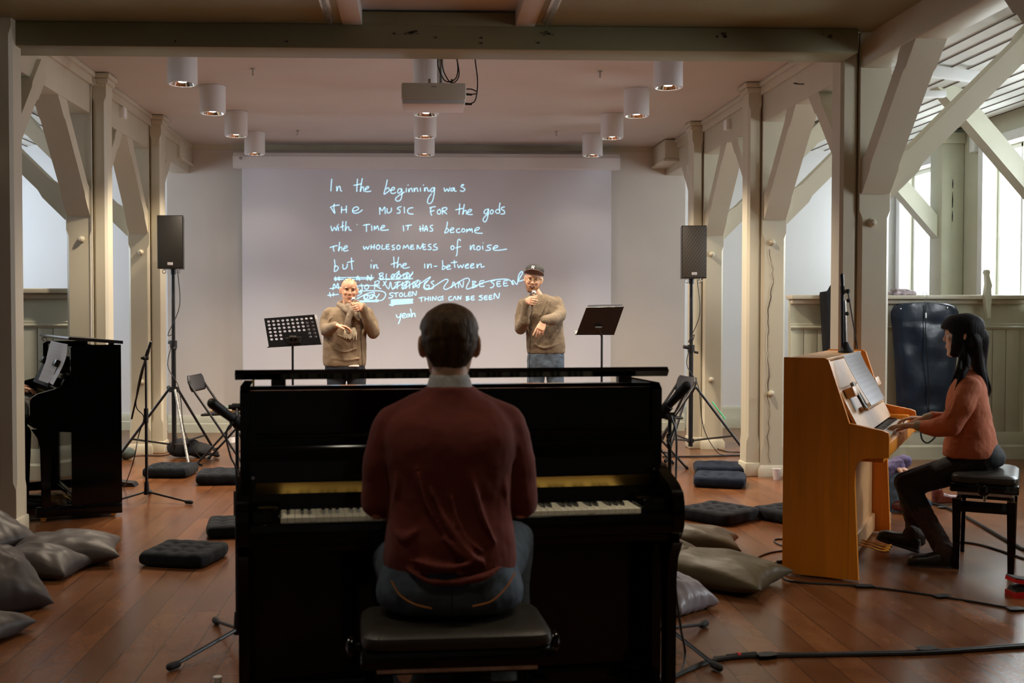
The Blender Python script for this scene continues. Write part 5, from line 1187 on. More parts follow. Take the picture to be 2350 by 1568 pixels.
# speaker cables down the poles
for (s0, zt, lab, sg) in ((sL, zL, 'black cable winding down the pole of the left loudspeaker', 1), (sR, zR, 'black cable winding down the pole of the right loudspeaker', 1)):
    b = MB(); b.tube([(s0.x + .05 * sg, s0.y - .03, zt - .01), (s0.x + .07 * sg, s0.y - .05, zt - .35), (s0.x - .04 * sg, s0.y - .05, zt - .62), (s0.x + .02, s0.y - .05, 1.2), (s0.x - .05, s0.y - .03, .92), (s0.x + .06 * sg, s0.y - .05, .7), (s0.x + .11, s0.y - .06, .3), (s0.x + .24, s0.y - .06, .06), (s0.x + .36, s0.y - .02, .008)], .004, 6)
    tag(b.build('speaker_cable', 'cable'), lab, 'cable')
b = MB(); p0 = sR; a = math.radians(-8); d = V((math.cos(a), math.sin(a), 0)); q0 = p0 + d * .2 + V((0, -.016, .54)); q1 = p0 + d * .33 + V((0, -.016, .37)); b.cyl(q0 + V((0, 0, .004)), q1 + V((0, 0, .004)), .007, n=8); tag(b.build('green_tape', 'greentape'), 'strip of green tape on a leg of the right tripod stand', 'tape')
# black bag under the left stand, wedge by the dark piano
t = thing('soft_bag', 'crumpled black bag lying under the left tripod stand', 'bag', (sL.x + .08, sL.y + .28, 0))
b = MB(); b.ell((-.05, 0, .10), (.16, .10, .10), None, 20, 12); b.ell((.10, -.02, .07), (.13, .10, .07), Matrix.Rotation(.3, 3, 'Z'), 20, 12)
for v in b.bm.verts: v.co += noise.noise_vector(v.co * 9) * .022; v.co.z = max(v.co.z, .002)
b.build('body', 'blackcloth', t, voxel=.012, smooth=2)
b = MB(); b.tube([(.10, -.08, .06), (.2, -.12, .05), (.3, -.1, .03), (.27, -.06, .015)], [.006, .014, .018, .008], 6); b.build('strap', 'blackcloth', t)
p = fl(293, 1118); b = MB(); b.prism([(0, 0), (.16, 0), (.14, .03), (.02, .045)], (p.x - .1, p.y, 0), (1, 0, 0), (0, 0, 1), (0, .12, 0)); tag(b.build('floor_pedal', 'blackm'), 'small black floor pedal at the base of the left dark piano', 'pedal')
p = fl(288, 1055); b = MB(); b.ell((p.x, p.y + .02, .06), (.09, .08, .06), None, 16, 10); tag(b.build('small_bag', 'green'), 'small grey-blue bag half hidden behind the left dark piano', 'bag')
p = fl(1812, 1098); b = MB(); b.ell((p.x + .06, p.y - .12, .085), (.085, .075, .085), None, 20, 12); tag(b.build('small_bag', 'green'), 'small grey-green bag at the left edge of the honey-coloured piano', 'bag')
# red and black case at the right edge
p = fl(2305, 1375)
t = thing('effect_pedal', 'red and black wedge-shaped foot pedal at the right picture edge', 'pedal', (p.x + .05, p.y, 0)); t.scale = (.8, .8, .8)
b = MB(); b.prism([(0, 0), (.26, 0), (.26, .055), (.0, .035)], (0, 0, 0), (1, 0, 0), (0, 0, 1), (0, .11, 0)); b.build('base', 'red', t)
b = MB(); b.prism([(.01, .036), (.26, .056), (.26, .085), (.03, .065)], (0, .006, 0), (1, 0, 0), (0, 0, 1), (0, .10, 0)); b.build('rubber_pad', 'rubber', t)
b = MB(); b.prism([(0, .095), (.26, .045), (.26, .075), (0.005, .118)], (0, 0, .005), (1, 0, 0), (0, 0, 1), (0, .11, 0)); b.build('treadle', 'red', t)
b = MB(); b.prism([(0.005, .119), (.26, .076), (.26, .082), (0.01, .124)], (0, 0, .005), (1, 0, 0), (0, 0, 1), (0, .11, 0)); b.build('tread', 'rubber', t)
# ---------------------------------------------------------------- garment bag, coat, cloth on the right shelf
YG = 10.2
def bag_surface(name, outline, T, m, parent, Y, seed, wr=.02):
    """cloth body: outline (px polygon of left/right pairs by height), bulging by T"""
    b = MB(); rows = []
    for (y, xl, xr) in outline:
        A, C_ = at(xl, y, Y), at(xr, y, Y); n = 20; f = []; 
        ring = []
        for i in range(n + 1):
            u = i / n; p = A.lerp(C_, u); e = (1 - (2 * u - 1) ** 6) ; nz = noise.noise(V((p.x * 5 + seed, p.z * 4, seed))) + .5 * noise.noise(V((p.x * 2, p.z * 14, seed)))
            ring.append(p + V((0, -T * e - nz * wr * e, 0)))
        for i in range(n - 1, 0, -1):
            u = i / n; ring.append(A.lerp(C_, u) + V((0, .004, 0)))
        rows.append([q - V(parent.location) for q in ring])
    b.loft(rows); return b.build(name, m, parent, auto=60)
t = thing('garment_bag', 'dark navy garment bag on a hanger in front of the green partition, behind the woman', 'bag', at(2120, 960, YG))
import itertools
def interp(ks, n):
    out = []
    for i in range(n + 1):
        s = i / n * (len(ks) - 1); k = min(int(s), len(ks) - 2); f = s - k; out.append(tuple(ks[k][j] * (1 - f) + ks[k + 1][j] * f for j in range(3)))
    return out
ol = [(694, 2108, 2136), (697, 2062, 2178), (703, 2050, 2192), (716, 2044, 2200)] + interp([(730, 2044, 2201), (760, 2048, 2198), (820, 2052, 2196), (880, 2056, 2190), (930, 2057, 2180), (955, 2070, 2160), (962, 2085, 2145)], 30)[0:]
bag_surface('bag_body', ol, .05, 'garment', t, YG, 2, .03)
b = MB(); L0 = V(t.location); b.tube([at(2123, 700, YG - .06) - L0, at(2125, 780, YG - .085) - L0, at(2130, 860, YG - .085) - L0, at(2132, 950, YG - .06) - L0], .004, 6); b.build('zip', 'blackm', t)
b = MB(); b.box(at(2125, 724, YG - .075) - L0, (.012, .004, .05)); b.build('zip_pull', 'steel', t)
for q in ((2067, 709), (2174, 707)):
    b = MB(); b.ell(at(*q, YG - .055) - L0, (.009, .006, .009), None, 10, 6); b.build('snap', 'chrome', t)
b = MB(); b.tube([at(2123, 694, YG - .03) - L0, at(2123, 686, YG - .03) - L0, at(2127, 681, YG - .03) - L0, at(2126, 673, YG - .03) - L0, at(2120, 671, YG - .03) - L0, at(2117, 676, YG - .03) - L0], .003, 6); b.build('hanger_hook', 'steel', t)
b = MB(); b.tube([at(2112, 985, YG) - L0, at(2116, 1008, YG - .02) - L0, at(2128, 1017, YG - .02) - L0, at(2142, 1008, YG - .02) - L0, at(2148, 1000, YG) - L0], .008, 6); b.build('carry_strap', 'blackcloth', t)
t = thing('hanging_coat', 'black coat hanging on the green partition behind the slim microphone', 'coat', at(1900, 820, YG))
bag_surface('coat_body', interp([(648, 1914, 1945), (655, 1905, 1950), (668, 1898, 1952), (671, 1880, 1954), (700, 1882, 1954), (760, 1885, 1954), (830, 1889, 1950), (900, 1892, 1950)], 24), .06, 'blackcloth', t, YG, 5, .02)
t = thing('folded_cloth', 'crumpled plaid cloth lying on the partition shelf above the garment bag', 'cloth', at(2068, 680, 10.3))
b = MB(); b.box((0, 0, .018), (.26, .14, .03), bev=.012, seg=3); b.box((.02, 0, .05), (.2, .12, .03), Matrix.Rotation(.12, 3, 'Y'), bev=.012, seg=3); bmesh.ops.subdivide_edges(b.bm, edges=b.bm.edges[:], cuts=3, use_grid_fill=True)
for v in b.bm.verts: v.co += noise.noise_vector(v.co * 22) * .014
b.build('cloth', 'plaid', t, auto=0, voxel=.009, smooth=2)
# ================================================================== PEOPLE
HT = [  # z above chin, front, back, half width
 (0.000, .066, .020, .016), (.006, .080, .006, .030), (.020, .090, -.022, .043), (.040, .088, -.045, .054), (.060, .090, -.060, .061), (.080, .089, -.074, .066),
 (.100, .088, -.086, .069), (.120, .084, -.094, .072), (.132, .082, -.098, .0735), (.150, .090, -.101, .0750), (.170, .091, -.101, .0735), (.190, .083, -.094, .0675), (.207, .069, -.079, .0560), (.221, .047, -.056, .039), (.230, .024, -.032, .021), (.234, .004, -.014, .008)]
def head_ring(k, off=lambda th, z: 0.0, n=40):
    z, f, bk, w_ = HT[k]
    cy, hy = (f + bk) / 2, (f - bk) / 2
    r = []
    for i in range(n):
        t = 2 * PI * i / n; c, s = math.cos(t), math.sin(t); o = off(t, z); p = 2.25
        rr = 1 + 0
        x = (w_ + o) * math.copysign(abs(c) ** (2 / p), c); y = cy + (hy + o) * math.copysign(abs(s) ** (2 / p), s)
        r.append(V((x, y, z)))
    return r
def dense(rings_fn, off, sub=3):
    """interpolate head table"""
    global HT
    out = []
    T = HT; P = [T[0]] + T + [T[-1]]
    Q = []
    for i in range(1, len(P) - 2):
        for k in range(sub):
            t = k / sub; a, b, c, d = P[i - 1:i + 3]
            Q.append(tuple(0.5 * ((2 * b[j]) + (c[j] - a[j]) * t + (2 * a[j] - 5 * b[j] + 4 * c[j] - d[j]) * t * t + (3 * b[j] - a[j] - 3 * c[j] + d[j]) * t ** 3) for j in range(4)))
    Q.append(T[-1]); save = HT; HT = Q
    for k in range(len(Q)): out.append(head_ring(k, off))
    HT = save
    return out
class Head:
    def __init__(s, O, fwd, pitch=0.0, roll=0.0, k=1.0, kz=1.0):
        f = V(fwd).normalized(); r = f.cross(V((0, 0, 1))).normalized(); 
        R0 = Matrix((r, f, V((0, 0, 1)))).transposed()
        s.R = R0 @ Matrix.Rotation(roll, 3, 'Y') @ Matrix.Rotation(-pitch, 3, 'X'); s.O = V(O); s.k = k; s.kz = kz
    def __call__(s, x, y, z): return s.O + s.R @ (V((x * s.k, y * s.k, (z - .115) * s.kz * s.k)))
    def rings(s, off=lambda t, z: 0.0): return [[s(*p) for p in r] for r in dense(None, off)]
    def skin(s, b, fem=False, ear=True):
        b.loft(s.rings())
        k = s.k
        b.chain([s(0, .084, .136), s(0, .096 if not fem else .090, .118), s(0, .107 if not fem else .099, .100)], [.0065 * k, .0075 * k if not fem else .006 * k, .0105 * k if not fem else .0078 * k])
        for sx in (-1, 1):
            b.ell(s(sx * .0095, .094, .096), (.0075 * k, .009 * k, .007 * k), s.R, 10, 8)
            b.ell(s(sx * .034, .064 if fem else .069, .100), ((.022 if fem else .024) * k, .020 * k, .024 * k), s.R, 14, 8)    # cheek
            b.ell(s(sx * .030, .077 if fem else .080, .148), (.020 * k, .012 * k, .007 * k), s.R, 12, 8)   # brow
            if ear:
                b.ell(s(sx * .082, -.010, .116), (.0085 * k, .019 * k, .033 * k), s.R @ Matrix.Rotation(sx * .35, 3, 'Z') @ Matrix.Rotation(.12, 3, 'X'), 14, 10)
                b.ell(s(sx * .077, .000, .094), (.007 * k, .010 * k, .012 * k), s.R, 10, 8)
        b.ell(s(0, .084, .060), (.024 * k, .012 * k, .014 * k), s.R, 14, 8); b.ell(s(0, .080, .020), (.020 * k, .014 * k, .014 * k), s.R, 14, 8)
    def face(s, par, base, brow='hair', closed=False, smile=False, openm=False, dy=0.0):
        k = s.k
        if dy:
            o0 = s.O.copy(); s.O = s.O + s.R @ V((0, dy, 0))
        for sx in (-1, 1):
            b = MB(); b.X = Matrix.Translation(-V(base)); b.ell(s(sx * .031, .0815, .131), (.0115 * k, .006 * k, (.0022 if closed else .0048) * k), s.R, 14, 8); b.build('eye', 'eye', par)
            b = MB(); b.X = Matrix.Translation(-V(base)); b.tube([s(sx * .016, .0955, .1455), s(sx * .030, .0955, .150), s(sx * .046, .084, .1465)], [.0015 * k, .0028 * k, .0012 * k], 8, 4); b.build('eyebrow', brow, par)
        b = MB(); b.X = Matrix.Translation(-V(base))
        if openm:
            b.ell(s(0, .0935, .058), (.019 * k, .008 * k, .011 * k), s.R, 16, 8); b.build('open_mouth', 'mouth', par)
            b = MB(); b.X = Matrix.Translation(-V(base)); b.ell(s(0, .098, .063), (.014 * k, .005 * k, .0035 * k), s.R, 14, 6); b.build('teeth', 'teeth', par)
        else:
            b.tube([s(-.022, .086, .066), s(-.008, .0975, .0665), s(0, .0985, .0655), s(.008, .0975, .0665), s(.022, .086, .066)], [.001, .0032, .0036, .0032, .001], 8, 4); b.tube([s(-.018, .086, .060), s(0, .097, .0585), s(.018, .086, .060)], [.001, .0042, .001], 8, 4); b.build('lips', 'lip', par)
def rel(b, base): b.X = Matrix.Translation(-V(base)); return b
def hand(b, w_, d, n, s, curl=(.5, .5, .55, .6), k=1.0, thumb=(.6, .75, .3), spread=.06):
    w_, d, n, s = V(w_), V(d).normalized(), V(n), V(s)
    n = (n - d * n.dot(d)).normalized(); s = (s - d * s.dot(d) - n * s.dot(n)).normalized()
    b.secs([(w_ - d * .02 * k, .024 * k, .019 * k), (w_ + d * .01 * k, .026 * k, .018 * k), (w_ + d * .05 * k, .038 * k, .0155 * k), (w_ + d * .088 * k, .040 * k, .012 * k)], s, n, 20, 2.2, 3)
    for i in range(4):
        L = (.074, .082, .076, .060)[i] * k; p = w_ + d * (.083, .087, .084, .076)[i] * k + s * (.030 - .0205 * i) * k
        sp_ = s * (spread * (1.2 - i * .9)); c = curl[i]; r = .0088 * k; P = [p - d * .012 * k]; Rr = [r * 1.1]
        for j, (fr, a) in enumerate(((.45, c * .55), (.30, c * 1.25), (.25, c * 1.75))):
            q = (d * math.cos(a) + n * math.sin(a) + sp_ * math.cos(a)).normalized(); p = p + q * L * fr; P.append(p); Rr.append(r * (1 - .10 * (j + 1)))
        b.chain(P, Rr)
    td = (d * thumb[0] + s * thumb[1] + n * thumb[2]).normalized(); p0 = w_ + d * .022 * k + s * .022 * k; p1 = p0 + td * .046 * k; p2 = p1 + (td * .7 + d * .6 + n * .15).normalized() * .034 * k; p3 = p2 + (td * .45 + d * .8 + n * .3).normalized() * .024 * k
    b.chain([p0, p1, p2, p3], [.0145 * k, .011 * k, .0098 * k, .0082 * k])
def grip(b, tail, tip, side, k=1.0):
    """hand closed round a microphone handle, seen from its knuckle side; side = +1 palm to the right of the handle"""
    gd = (tip - tail).normalized(); m = tail.lerp(tip, .40)
    d = V((-side * .22, -1, -.05)); d = (d - gd * d.dot(gd)).normalized(); n = V((-side, .1, 0)); n = (n - gd * n.dot(gd) - d * n.dot(d)).normalized()
    w_ = m - n * .030 * k - d * .052 * k - gd * .006
    hand(b, w_, d, n, gd, (1.30, 1.34, 1.38, 1.42), k, (.75, .35, .55), 0)
    return w_
def person(label, base, b):
    o = b.build('person', b.skinmat, auto=0, voxel=.0042, smooth=1); o.location = base; tag(o, label, 'person'); return o
def cloth(b, name, m, par, vox=.0065, sm=3, disp=0.0, dscale=.12):
    o = b.build(name, m, par, auto=0, voxel=vox, smooth=sm)
    if disp:
        tx = bpy.data.textures.new(name + '_folds', 'CLOUDS'); tx.noise_scale = dscale; tx.noise_depth = 2
        dm = o.modifiers.new('folds', 'DISPLACE'); dm.texture = tx; dm.strength = disp; dm.mid_level = .5; dm.texture_coords = 'LOCAL'
    return o
def shoe(b, heel, toe, r=.042, up=.05):
    heel, toe = V(heel), V(toe); d = (toe - heel); d = d.normalized(); s = V((-d.y, d.x, 0)).normalized(); L = (toe - heel).length
    u = s.cross(d).normalized(); u = u if u.z > 0 else -u
    for (t0, a, h) in ((.0, .030, .034), (.12, .036, .045), (.35, .037, .048), (.62, .043, .032), (.85, .040, .024), (1.0, .022, .016)): pass
    b.secs([(heel + d * L * t0 + u * h, a, h) for t0, a, h in ((-.01, .018, .022), (.06, .034, .036), (.3, .038, .042), (.6, .046, .033), (.84, .044, .029), (.96, .031, .022), (1.0, .012, .012))], s, u, 20, 2.6, 3)

# ---------------------------------------------------------------- 1. the man at the foreground piano
base = V((0.022, 3.20, 0))
b = MB(); b.skinmat = 'skin3'
H1 = Head((0.0, .035, 1.318), (0, 1, 0), .10, 0, 1.02, 1.06)
H1.skin(b)
b.secs([((0, 0, 1.10), .075, .07), ((0, .0, 1.16), .060, .058), ((0, .01, 1.20), .054, .056), ((0, .02, 1.26), .053, .057), ((0, .03, 1.31), .05, .055)], n=24)
b.secs([((0, .02, .58), .17, .11), ((0, 0, .75), .15, .10), ((0, 0, .95), .16, .10), ((0, 0, 1.08), .15, .08), ((0, 0, 1.14), .08, .06)])
wr = {}
for sx in (-1, 1):
    W_ = V((sx * .205, .345, .808)); wr[sx] = W_
    b.chain([(sx * .15, 0, 1.08), (sx * .212, .03, .84), W_], [.045, .036, .024])
    hand(b, W_, (-sx * .15, 1, -.10), (0, 0, -1), (-sx, 0, 0), (.55, .6, .6, .65))
    b.chain([(sx * .10, .03, .62), (.215, .40, .645) if sx > 0 else (-.17, .38, .60), (-.12 if sx < 0 else .2, .37, .12)], [.07, .05, .035])
P_ = person('man seen from behind in a burgundy sweater, seated at the foreground piano', base, b)
b = MB()
def hair_short(t, z):
    s, c = math.sin(t), math.cos(t)   # s=1 front, -1 back
    if s > 0: zh = .150 + .050 * s ** .6
    else: zh = .150 - (.115 * abs(s) ** .55 if abs(s) > .18 else .06 * abs(s))
    k = .0105 * min(1, max(-1, (z - zh) / .022)) * (1 - .3 * max(0, z - .18) / .05)
    return k + (.004 * noise.noise(V((t * 6, z * 60, 1))) + .0035 * noise.noise(V((t * 24, z * 20, 4))) if k > 0 else 0)
b.loft(H1.rings(hair_short)); o = b.build('hair', 'hair', P_, auto=0)
# sweater
b = MB()
b.secs([((0, .02, .615), .178, .125), ((.0, .015, .64), .188, .140), ((0, .01, .70), .197, .142), ((0, 0, .765), .190, .132), ((0, 0, .85), .178, .122), ((0, -.005, .95), .184, .124), ((0, -.01, 1.03), .196, .124), ((0, -.008, 1.09), .196, .112), ((0, 0, 1.14), .160, .090), ((0, .005, 1.178), .100, .074), ((0, .008, 1.202), .070, .068)], p=2.5)
for sx in (-1, 1):
    b.chain([(sx * .168, 0, 1.082), (sx * .198, .01, .98), (sx * .214, .035, .855), (sx * .207, .16, .83), wr[sx] + V((0, -.01, 0))], [.060, .056, .052, .046, .036])
    b.cap((sx * .08, 0, 1.145), (sx * .165, 0, 1.095), .045, .055)
# folds
for pts, r in (([(-.06, -.128, .92), (-.01, -.132, .82), (.05, -.142, .74), (.10, -.135, .70)], .011), ([(.06, -.128, .95), (.09, -.128, .84), (.13, -.118, .76)], .010), ([(-.17, -.06, .80), (-.13, -.105, .775), (-.10, -.125, .80)], .014), ([(-.12, -.13, .72), (-.02, -.15, .70), (.06, -.15, .712)], .012),
               ([(-.13, -.12, .69), (-.05, -.148, .66), (.08, -.148, .67), (.15, -.115, .70)], .011), ([(-.155, -.07, 1.0), (-.15, -.085, .93), (-.165, -.06, .86)], .010), ([(.155, -.07, 1.0), (.152, -.08, .93), (.165, -.06, .86)], .010), ([(-.10, -.132, .98), (-.07, -.132, .88), (-.03, -.132, .80)], .007), ([(.0, -.133, .9), (.03, -.133, .8), (.09, -.135, .74)], .008), ([(-.02, -.14, .78), (.04, -.145, .73), (.10, -.135, .715)], .008)):
    b.tube(pts, [r * .3, r, r, r * .4], 10, 5)
cloth(b, 'sweater', 'burgundy', P_, .006, 4, .012, .10)
b = MB(); b.secs([((0, .01, 1.165), .082, .076), ((0, .01, 1.195), .070, .068), ((0, .013, 1.225), .061, .062), ((0, .018, 1.238), .057, .060)], p=2.2); cloth(b, 'shirt_collar', 'collar', P_, .006, 2)
b = MB()
b.secs([((0, .03, .545), .150, .12), ((0, .02, .56), .205, .150), ((0, .015, .60), .218, .160), ((0, .01, .65), .205, .150), ((0, .01, .71), .185, .130)], p=2.5)
for sx in (-1, 1):
    kn = V((.225, .43, .655)) if sx > 0 else V((-.175, .41, .60))
    an = V((.20, .36, .15)) if sx > 0 else V((-.12, .38, .15))
    b.chain([(sx * .105, .03, .625), (.158 if sx > 0 else -.135, .20, .635 if sx > 0 else .615), kn], [.092, .086, .072]); b.chain([kn, kn.lerp(an, .5) + V((0, .02, 0)), an], [.068, .062, .05])
cloth(b, 'jeans', 'denim', P_, .0075, 3, .012, .07)
def seat_pt(x, z, a=.216, bb=.160, cy=.014):
    e = (1 - min(.98, abs(x) / a) ** 2.5) ** (1 / 2.5); return V((x, cy - bb * e - .007, z))
for sx, (xa, za), (xb, zb) in ((-1, (-.17, .655), (-.055, .585)), (1, (.185, .672), (.06, .59))):
    b = MB(); b.tube([seat_pt(xa, za), seat_pt(xa * .8 + xb * .2, za - .035), seat_pt(xa * .45 + xb * .55, zb + .012), seat_pt(xb, zb)], .0022, 6, 5); b.build('pocket_stitching', 'orange', P_)
b = MB(); b.tube([seat_pt(.0, .655), seat_pt(.002, .60), seat_pt(.002, .57)], .002, 6, 3); b.build('centre_seam', 'denimd', P_)
for sx in (-1, 1):
    ax = .20 if sx > 0 else -.12
    b = MB(); shoe(b, (ax, .33, .005), (ax, .60, .012)); b.cap((ax, .37, .07), (ax, .365, .11), .045, .042); cloth(b, 'shoe', 'leather', P_, .006, 1)

# ---------------------------------------------------------------- 2. the singer with the scarf
YS = 10.4
base = V((at(795, 800, YS).x, YS, 0))
def q_(px, py, dy=0.0): return at(px, py, YS + dy) - base
m_ = 1 / 240.0
b = MB(); b.skinmat = 'skin2'
H2 = Head(q_(801, 668.5), (.16, -1, 0), .08, -.05, 1.0, 1.03)
H2.skin(b)
b.secs([(q_(800, 708), .07, .06), (q_(800, 699), .058, .056), (q_(800, 685), .055, .058), (q_(800, 672), .05, .05)], n=22)
b.secs([(q_(792, 845), .15, .10), (q_(792, 800), .17, .11), (q_(796, 750), .17, .10), (q_(799, 720), .16, .09), (q_(800, 704), .08, .06)])
mt2, ml2 = q_(811, 686, -.27), q_(822, 716, -.27)
w1 = q_(773, 748, -.30); w2 = grip(b, ml2, mt2, 1)
b.chain([q_(755, 722), q_(747, 757, -.06), w1], [.04, .038, .026]); b.chain([q_(843, 722), q_(857, 764, -.05), w2], [.04, .038, .026])
hand(b, w1, (1, -.35, -.10), (0, -.2, -1), (.1, -1, .3), (.35, .5, .65, .7), 1.0, (.7, .6, .3), .10)
mt2, ml2 = q_(811, 686, -.27), q_(822, 716, -.27)
gd = (mt2 - ml2).normalized()
for sx in (-1, 1): b.chain([V((sx * .09, 0, .90)), V((sx * .10, -.01, .48)), V((sx * .11, .02, .10))], [.075, .055, .04])
P_ = person('bald man in a taupe sweater and scarf, singing into a microphone', base, b)
H2.face(P_, (0, 0, 0), 'hair')
b = MB()
b.secs([(q_(791, 840), .198, .125), (q_(791, 832), .205, .130), (q_(791, 800), .207, .130), (q_(792, 770), .203, .128), (q_(795, 745), .205, .125), (q_(798, 725), .205, .115), (q_(799, 712), .175, .095), (q_(800, 702), .10, .075), (q_(800, 696), .07, .065)], p=2.5)
b.chain([q_(757, 721), q_(748, 738), q_(747, 757, -.06), q_(757, 756, -.18), w1 + V((-.02, .01, 0))], [.068, .062, .060, .052, .042])
b.chain([q_(841, 721), q_(853, 742), q_(857, 763, -.05), q_(846, 742, -.12), w2 + V((.012, .03, -.012))], [.068, .062, .060, .052, .042])
for pts, r in (([q_(760, 728, -.10), q_(752, 740, -.10), q_(755, 752, -.12)], .012), ([q_(775, 770, -.13), q_(800, 776, -.14), q_(825, 768, -.13)], .010), ([q_(765, 800, -.13), q_(790, 808, -.135), q_(820, 800, -.13)], .009), ([q_(760, 822, -.12), q_(795, 827, -.13), q_(830, 822, -.12)], .010), ([q_(838, 735, -.10), q_(834, 760, -.11), q_(828, 780, -.11)], .011)): b.tube(pts, [r * .4, r, r * .4], 8, 6)
cloth(b, 'sweater', 'taupe', P_, .007, 3, .014, .09)
b = MB(); R_n = [q_(800, 699) + V((.088 * math.cos(a), .075 * math.sin(a), -.028 * (1 if math.sin(a) < 0 else -1) * abs(math.sin(a)))) for a in [2 * PI * i / 14 for i in range(15)]]
b.chain(R_n, [.030] * 15); b.chain([q_(800, 704, -.10), q_(806, 716, -.13), q_(800, 730, -.145), q_(797, 750, -.15), q_(800, 762, -.155)], [.035, .034, .030, .030, .024]); b.chain([q_(812, 708, -.10), q_(818, 724, -.13), q_(824, 734, -.14)], [.03, .026, .018])
b.chain([q_(787, 706, -.08), q_(798, 714, -.12), q_(810, 712, -.12)], [.026, .032, .028])
cloth(b, 'scarf', 'scarf', P_, .007, 2, .012, .05)
b = MB(); random.seed(12)
for i in range(16):
    x = 790 + i * 1.9; b.tube([q_(x * .75 + 200, 752, -.155), q_(x, 764, -.165), q_(x + random.uniform(-1.5, 1.5), 774 + random.uniform(-2, 6), -.16)], .0035, 5, 3)
b.build('scarf_fringe', 'fringe', P_)
b = MB(); b.secs([(V((-.012, 0, .80)), .175, .12), (V((-.012, 0, .86)), .190, .122), (V((-.015, 0, .95)), .185, .12)], p=2.5)
for sx in (-1, 1): b.chain([V((sx * .095, 0, .84)), V((sx * .10, -.01, .48)), V((sx * .11, .02, .06))], [.095, .075, .062])
cloth(b, 'trousers', 'denimd', P_, .009, 3, .012, .08)
b = MB(); b.box(q_(812, 840, -.118), (.10, .012, .018), bev=.005); b.build('shirt_hem', 'frame', P_)
for sx in (-1, 1):
    b = MB(); shoe(b, (sx * .11, .07, .003), (sx * .13, -.20, .01)); cloth(b, 'shoe', 'leather', P_, .008, 1)
b = MB(); b.X = Matrix.Translation(base)
for sx in (-1, 1):
    b.tube([H2(sx * .033 + .022 * math.cos(a), .060 + .012 * math.sin(a), .225 + .014 * math.sin(a)) for a in [2 * PI * i / 16 for i in range(17)]], .0018, 6, 1, False)
    b.tube([H2(sx * .055, .058, .225), H2(sx * .078, .02, .195), H2(sx * .084, -.02, .150), H2(sx * .083, -.03, .128)], .0018, 6, 4)
b.tube([H2(-.012, .065, .228), H2(0, .068, .232), H2(.012, .065, .228)], .0018, 6, 3)
tag(b.build('eyeglasses', 'blackm'), 'dark-framed glasses pushed up on the bald head of the man with the scarf', 'glasses')
A, C_ = base + mt2, base + ml2
def vocal_mic(label, tip, tail):
    t = thing('vocal_microphone', label, 'microphone', tail); d = tip - tail; L = d.length; dn = d / L
    b = MB(); b.cyl((0, 0, 0), dn * L * .78, .011, .016, 14); b.build('handle', 'blackm', t)
    b = MB(); b.cyl(dn * L * .74, dn * L * .80, .019, .023, 14); b.build('collar_ring', 'steel', t)
    b = MB(); b.ell(dn * (L * .80 + .018), (.024, .024, .026), None, 16, 10); b.build('grille_ball', 'steel', t)
vocal_mic('handheld microphone held by the man with the scarf', A, C_)
b = MB(); b.tube([C_, C_ + V((.01, -.01, -.06)), at(827, 735, YS - .25), at(829, 790, YS - .2), at(831, 840, YS - .18), V((at(831, 840, YS).x, YS - .15, .4)), V((at(831, 840, YS).x + .05, YS - .1, .01)), V((at(831, 840, YS).x + .4, YS - .3, .008))], .0035, 6)
tag(b.build('hanging_cable', 'cable'), 'black microphone cable hanging down in front of the man with the scarf', 'cable')

# ---------------------------------------------------------------- 3. the singer with the cap
base = V((at(1252, 800, YS).x, YS, 0))
b = MB(); b.skinmat = 'skin3'
H3 = Head(q_(1224, 643), (-.14, -1, 0), .16, -.14, 1.0, 1.02)
H3.skin(b)
b.secs([(q_(1236, 684), .07, .06), (q_(1231, 674), .055, .055), (q_(1225, 662), .050, .056), (q_(1225, 650), .05, .05)], n=22)
b.secs([(q_(1252, 815), .15, .10), (q_(1250, 770), .16, .10), (q_(1246, 720), .16, .10), (q_(1240, 695), .15, .09), (q_(1237, 680), .08, .06)])
mt3, ml3 = q_(1225.5, 670, -.27), q_(1221, 703, -.27)
w1 = grip(b, ml3, mt3, -1); w2 = q_(1249, 737, -.32)
b.chain([q_(1203, 700), q_(1195, 755, -.06), w1], [.04, .038, .026]); b.chain([q_(1277, 692), q_(1285, 724, -.12), w2], [.04, .038, .026])
mt3, ml3 = q_(1225.5, 670, -.27), q_(1221, 703, -.27)
gd = (mt3 - ml3).normalized()
hand(b, w2, q_(1236, 762, -.34) - w2, (.35, .8, -.1), (-1, -.1, -.2), (.10, .55, .75, .9), 1.06, (.8, .35, .5), .05)
for sx in (-1, 1): b.chain([V((sx * .09, 0, .95)), V((sx * .10, -.01, .5)), V((sx * .11, .02, .10))], [.075, .055, .04])
P_ = person('bearded man in a dark cap and glasses, singing and pointing down', base, b)
H3.face(P_, (0, 0, 0), 'beard', closed=True, openm=True)
b = MB()
def beard(t, z):
    s = math.sin(t)
    if s < -.05: return -.01
    zt = .058 + .02 * (1 - s) * 2.4
    return .0065 * min(1, max(-1.5, (zt - z) / .012)) + .002 * noise.noise(V((t * 20, z * 160, 2)))
b.loft(H3.rings(beard)[:26])
b.tube([H3(-.026, .088, .062), H3(-.016, .0985, .0735), H3(0, .102, .0765), H3(.016, .0985, .0735), H3(.026, .088, .062)], [.003, .005, .0055, .005, .003], 8, 4); b.build('beard', 'beard', P_, auto=0)
b = MB()
def capo(t, z):
    s = math.sin(t); zh = .168 + .010 * s; return .014 * min(1, max(-1.2, (z - zh) / .006)) + max(0, z - .19) * .15
b.loft(H3.rings(capo)[16:]); b.ell(H3(0, -.012, .205), (.090, .104, .062), H3.R, 28, 14); b.build('cap', 'blackcloth', P_, auto=0, voxel=.005, smooth=2)
b = MB(); rows = []
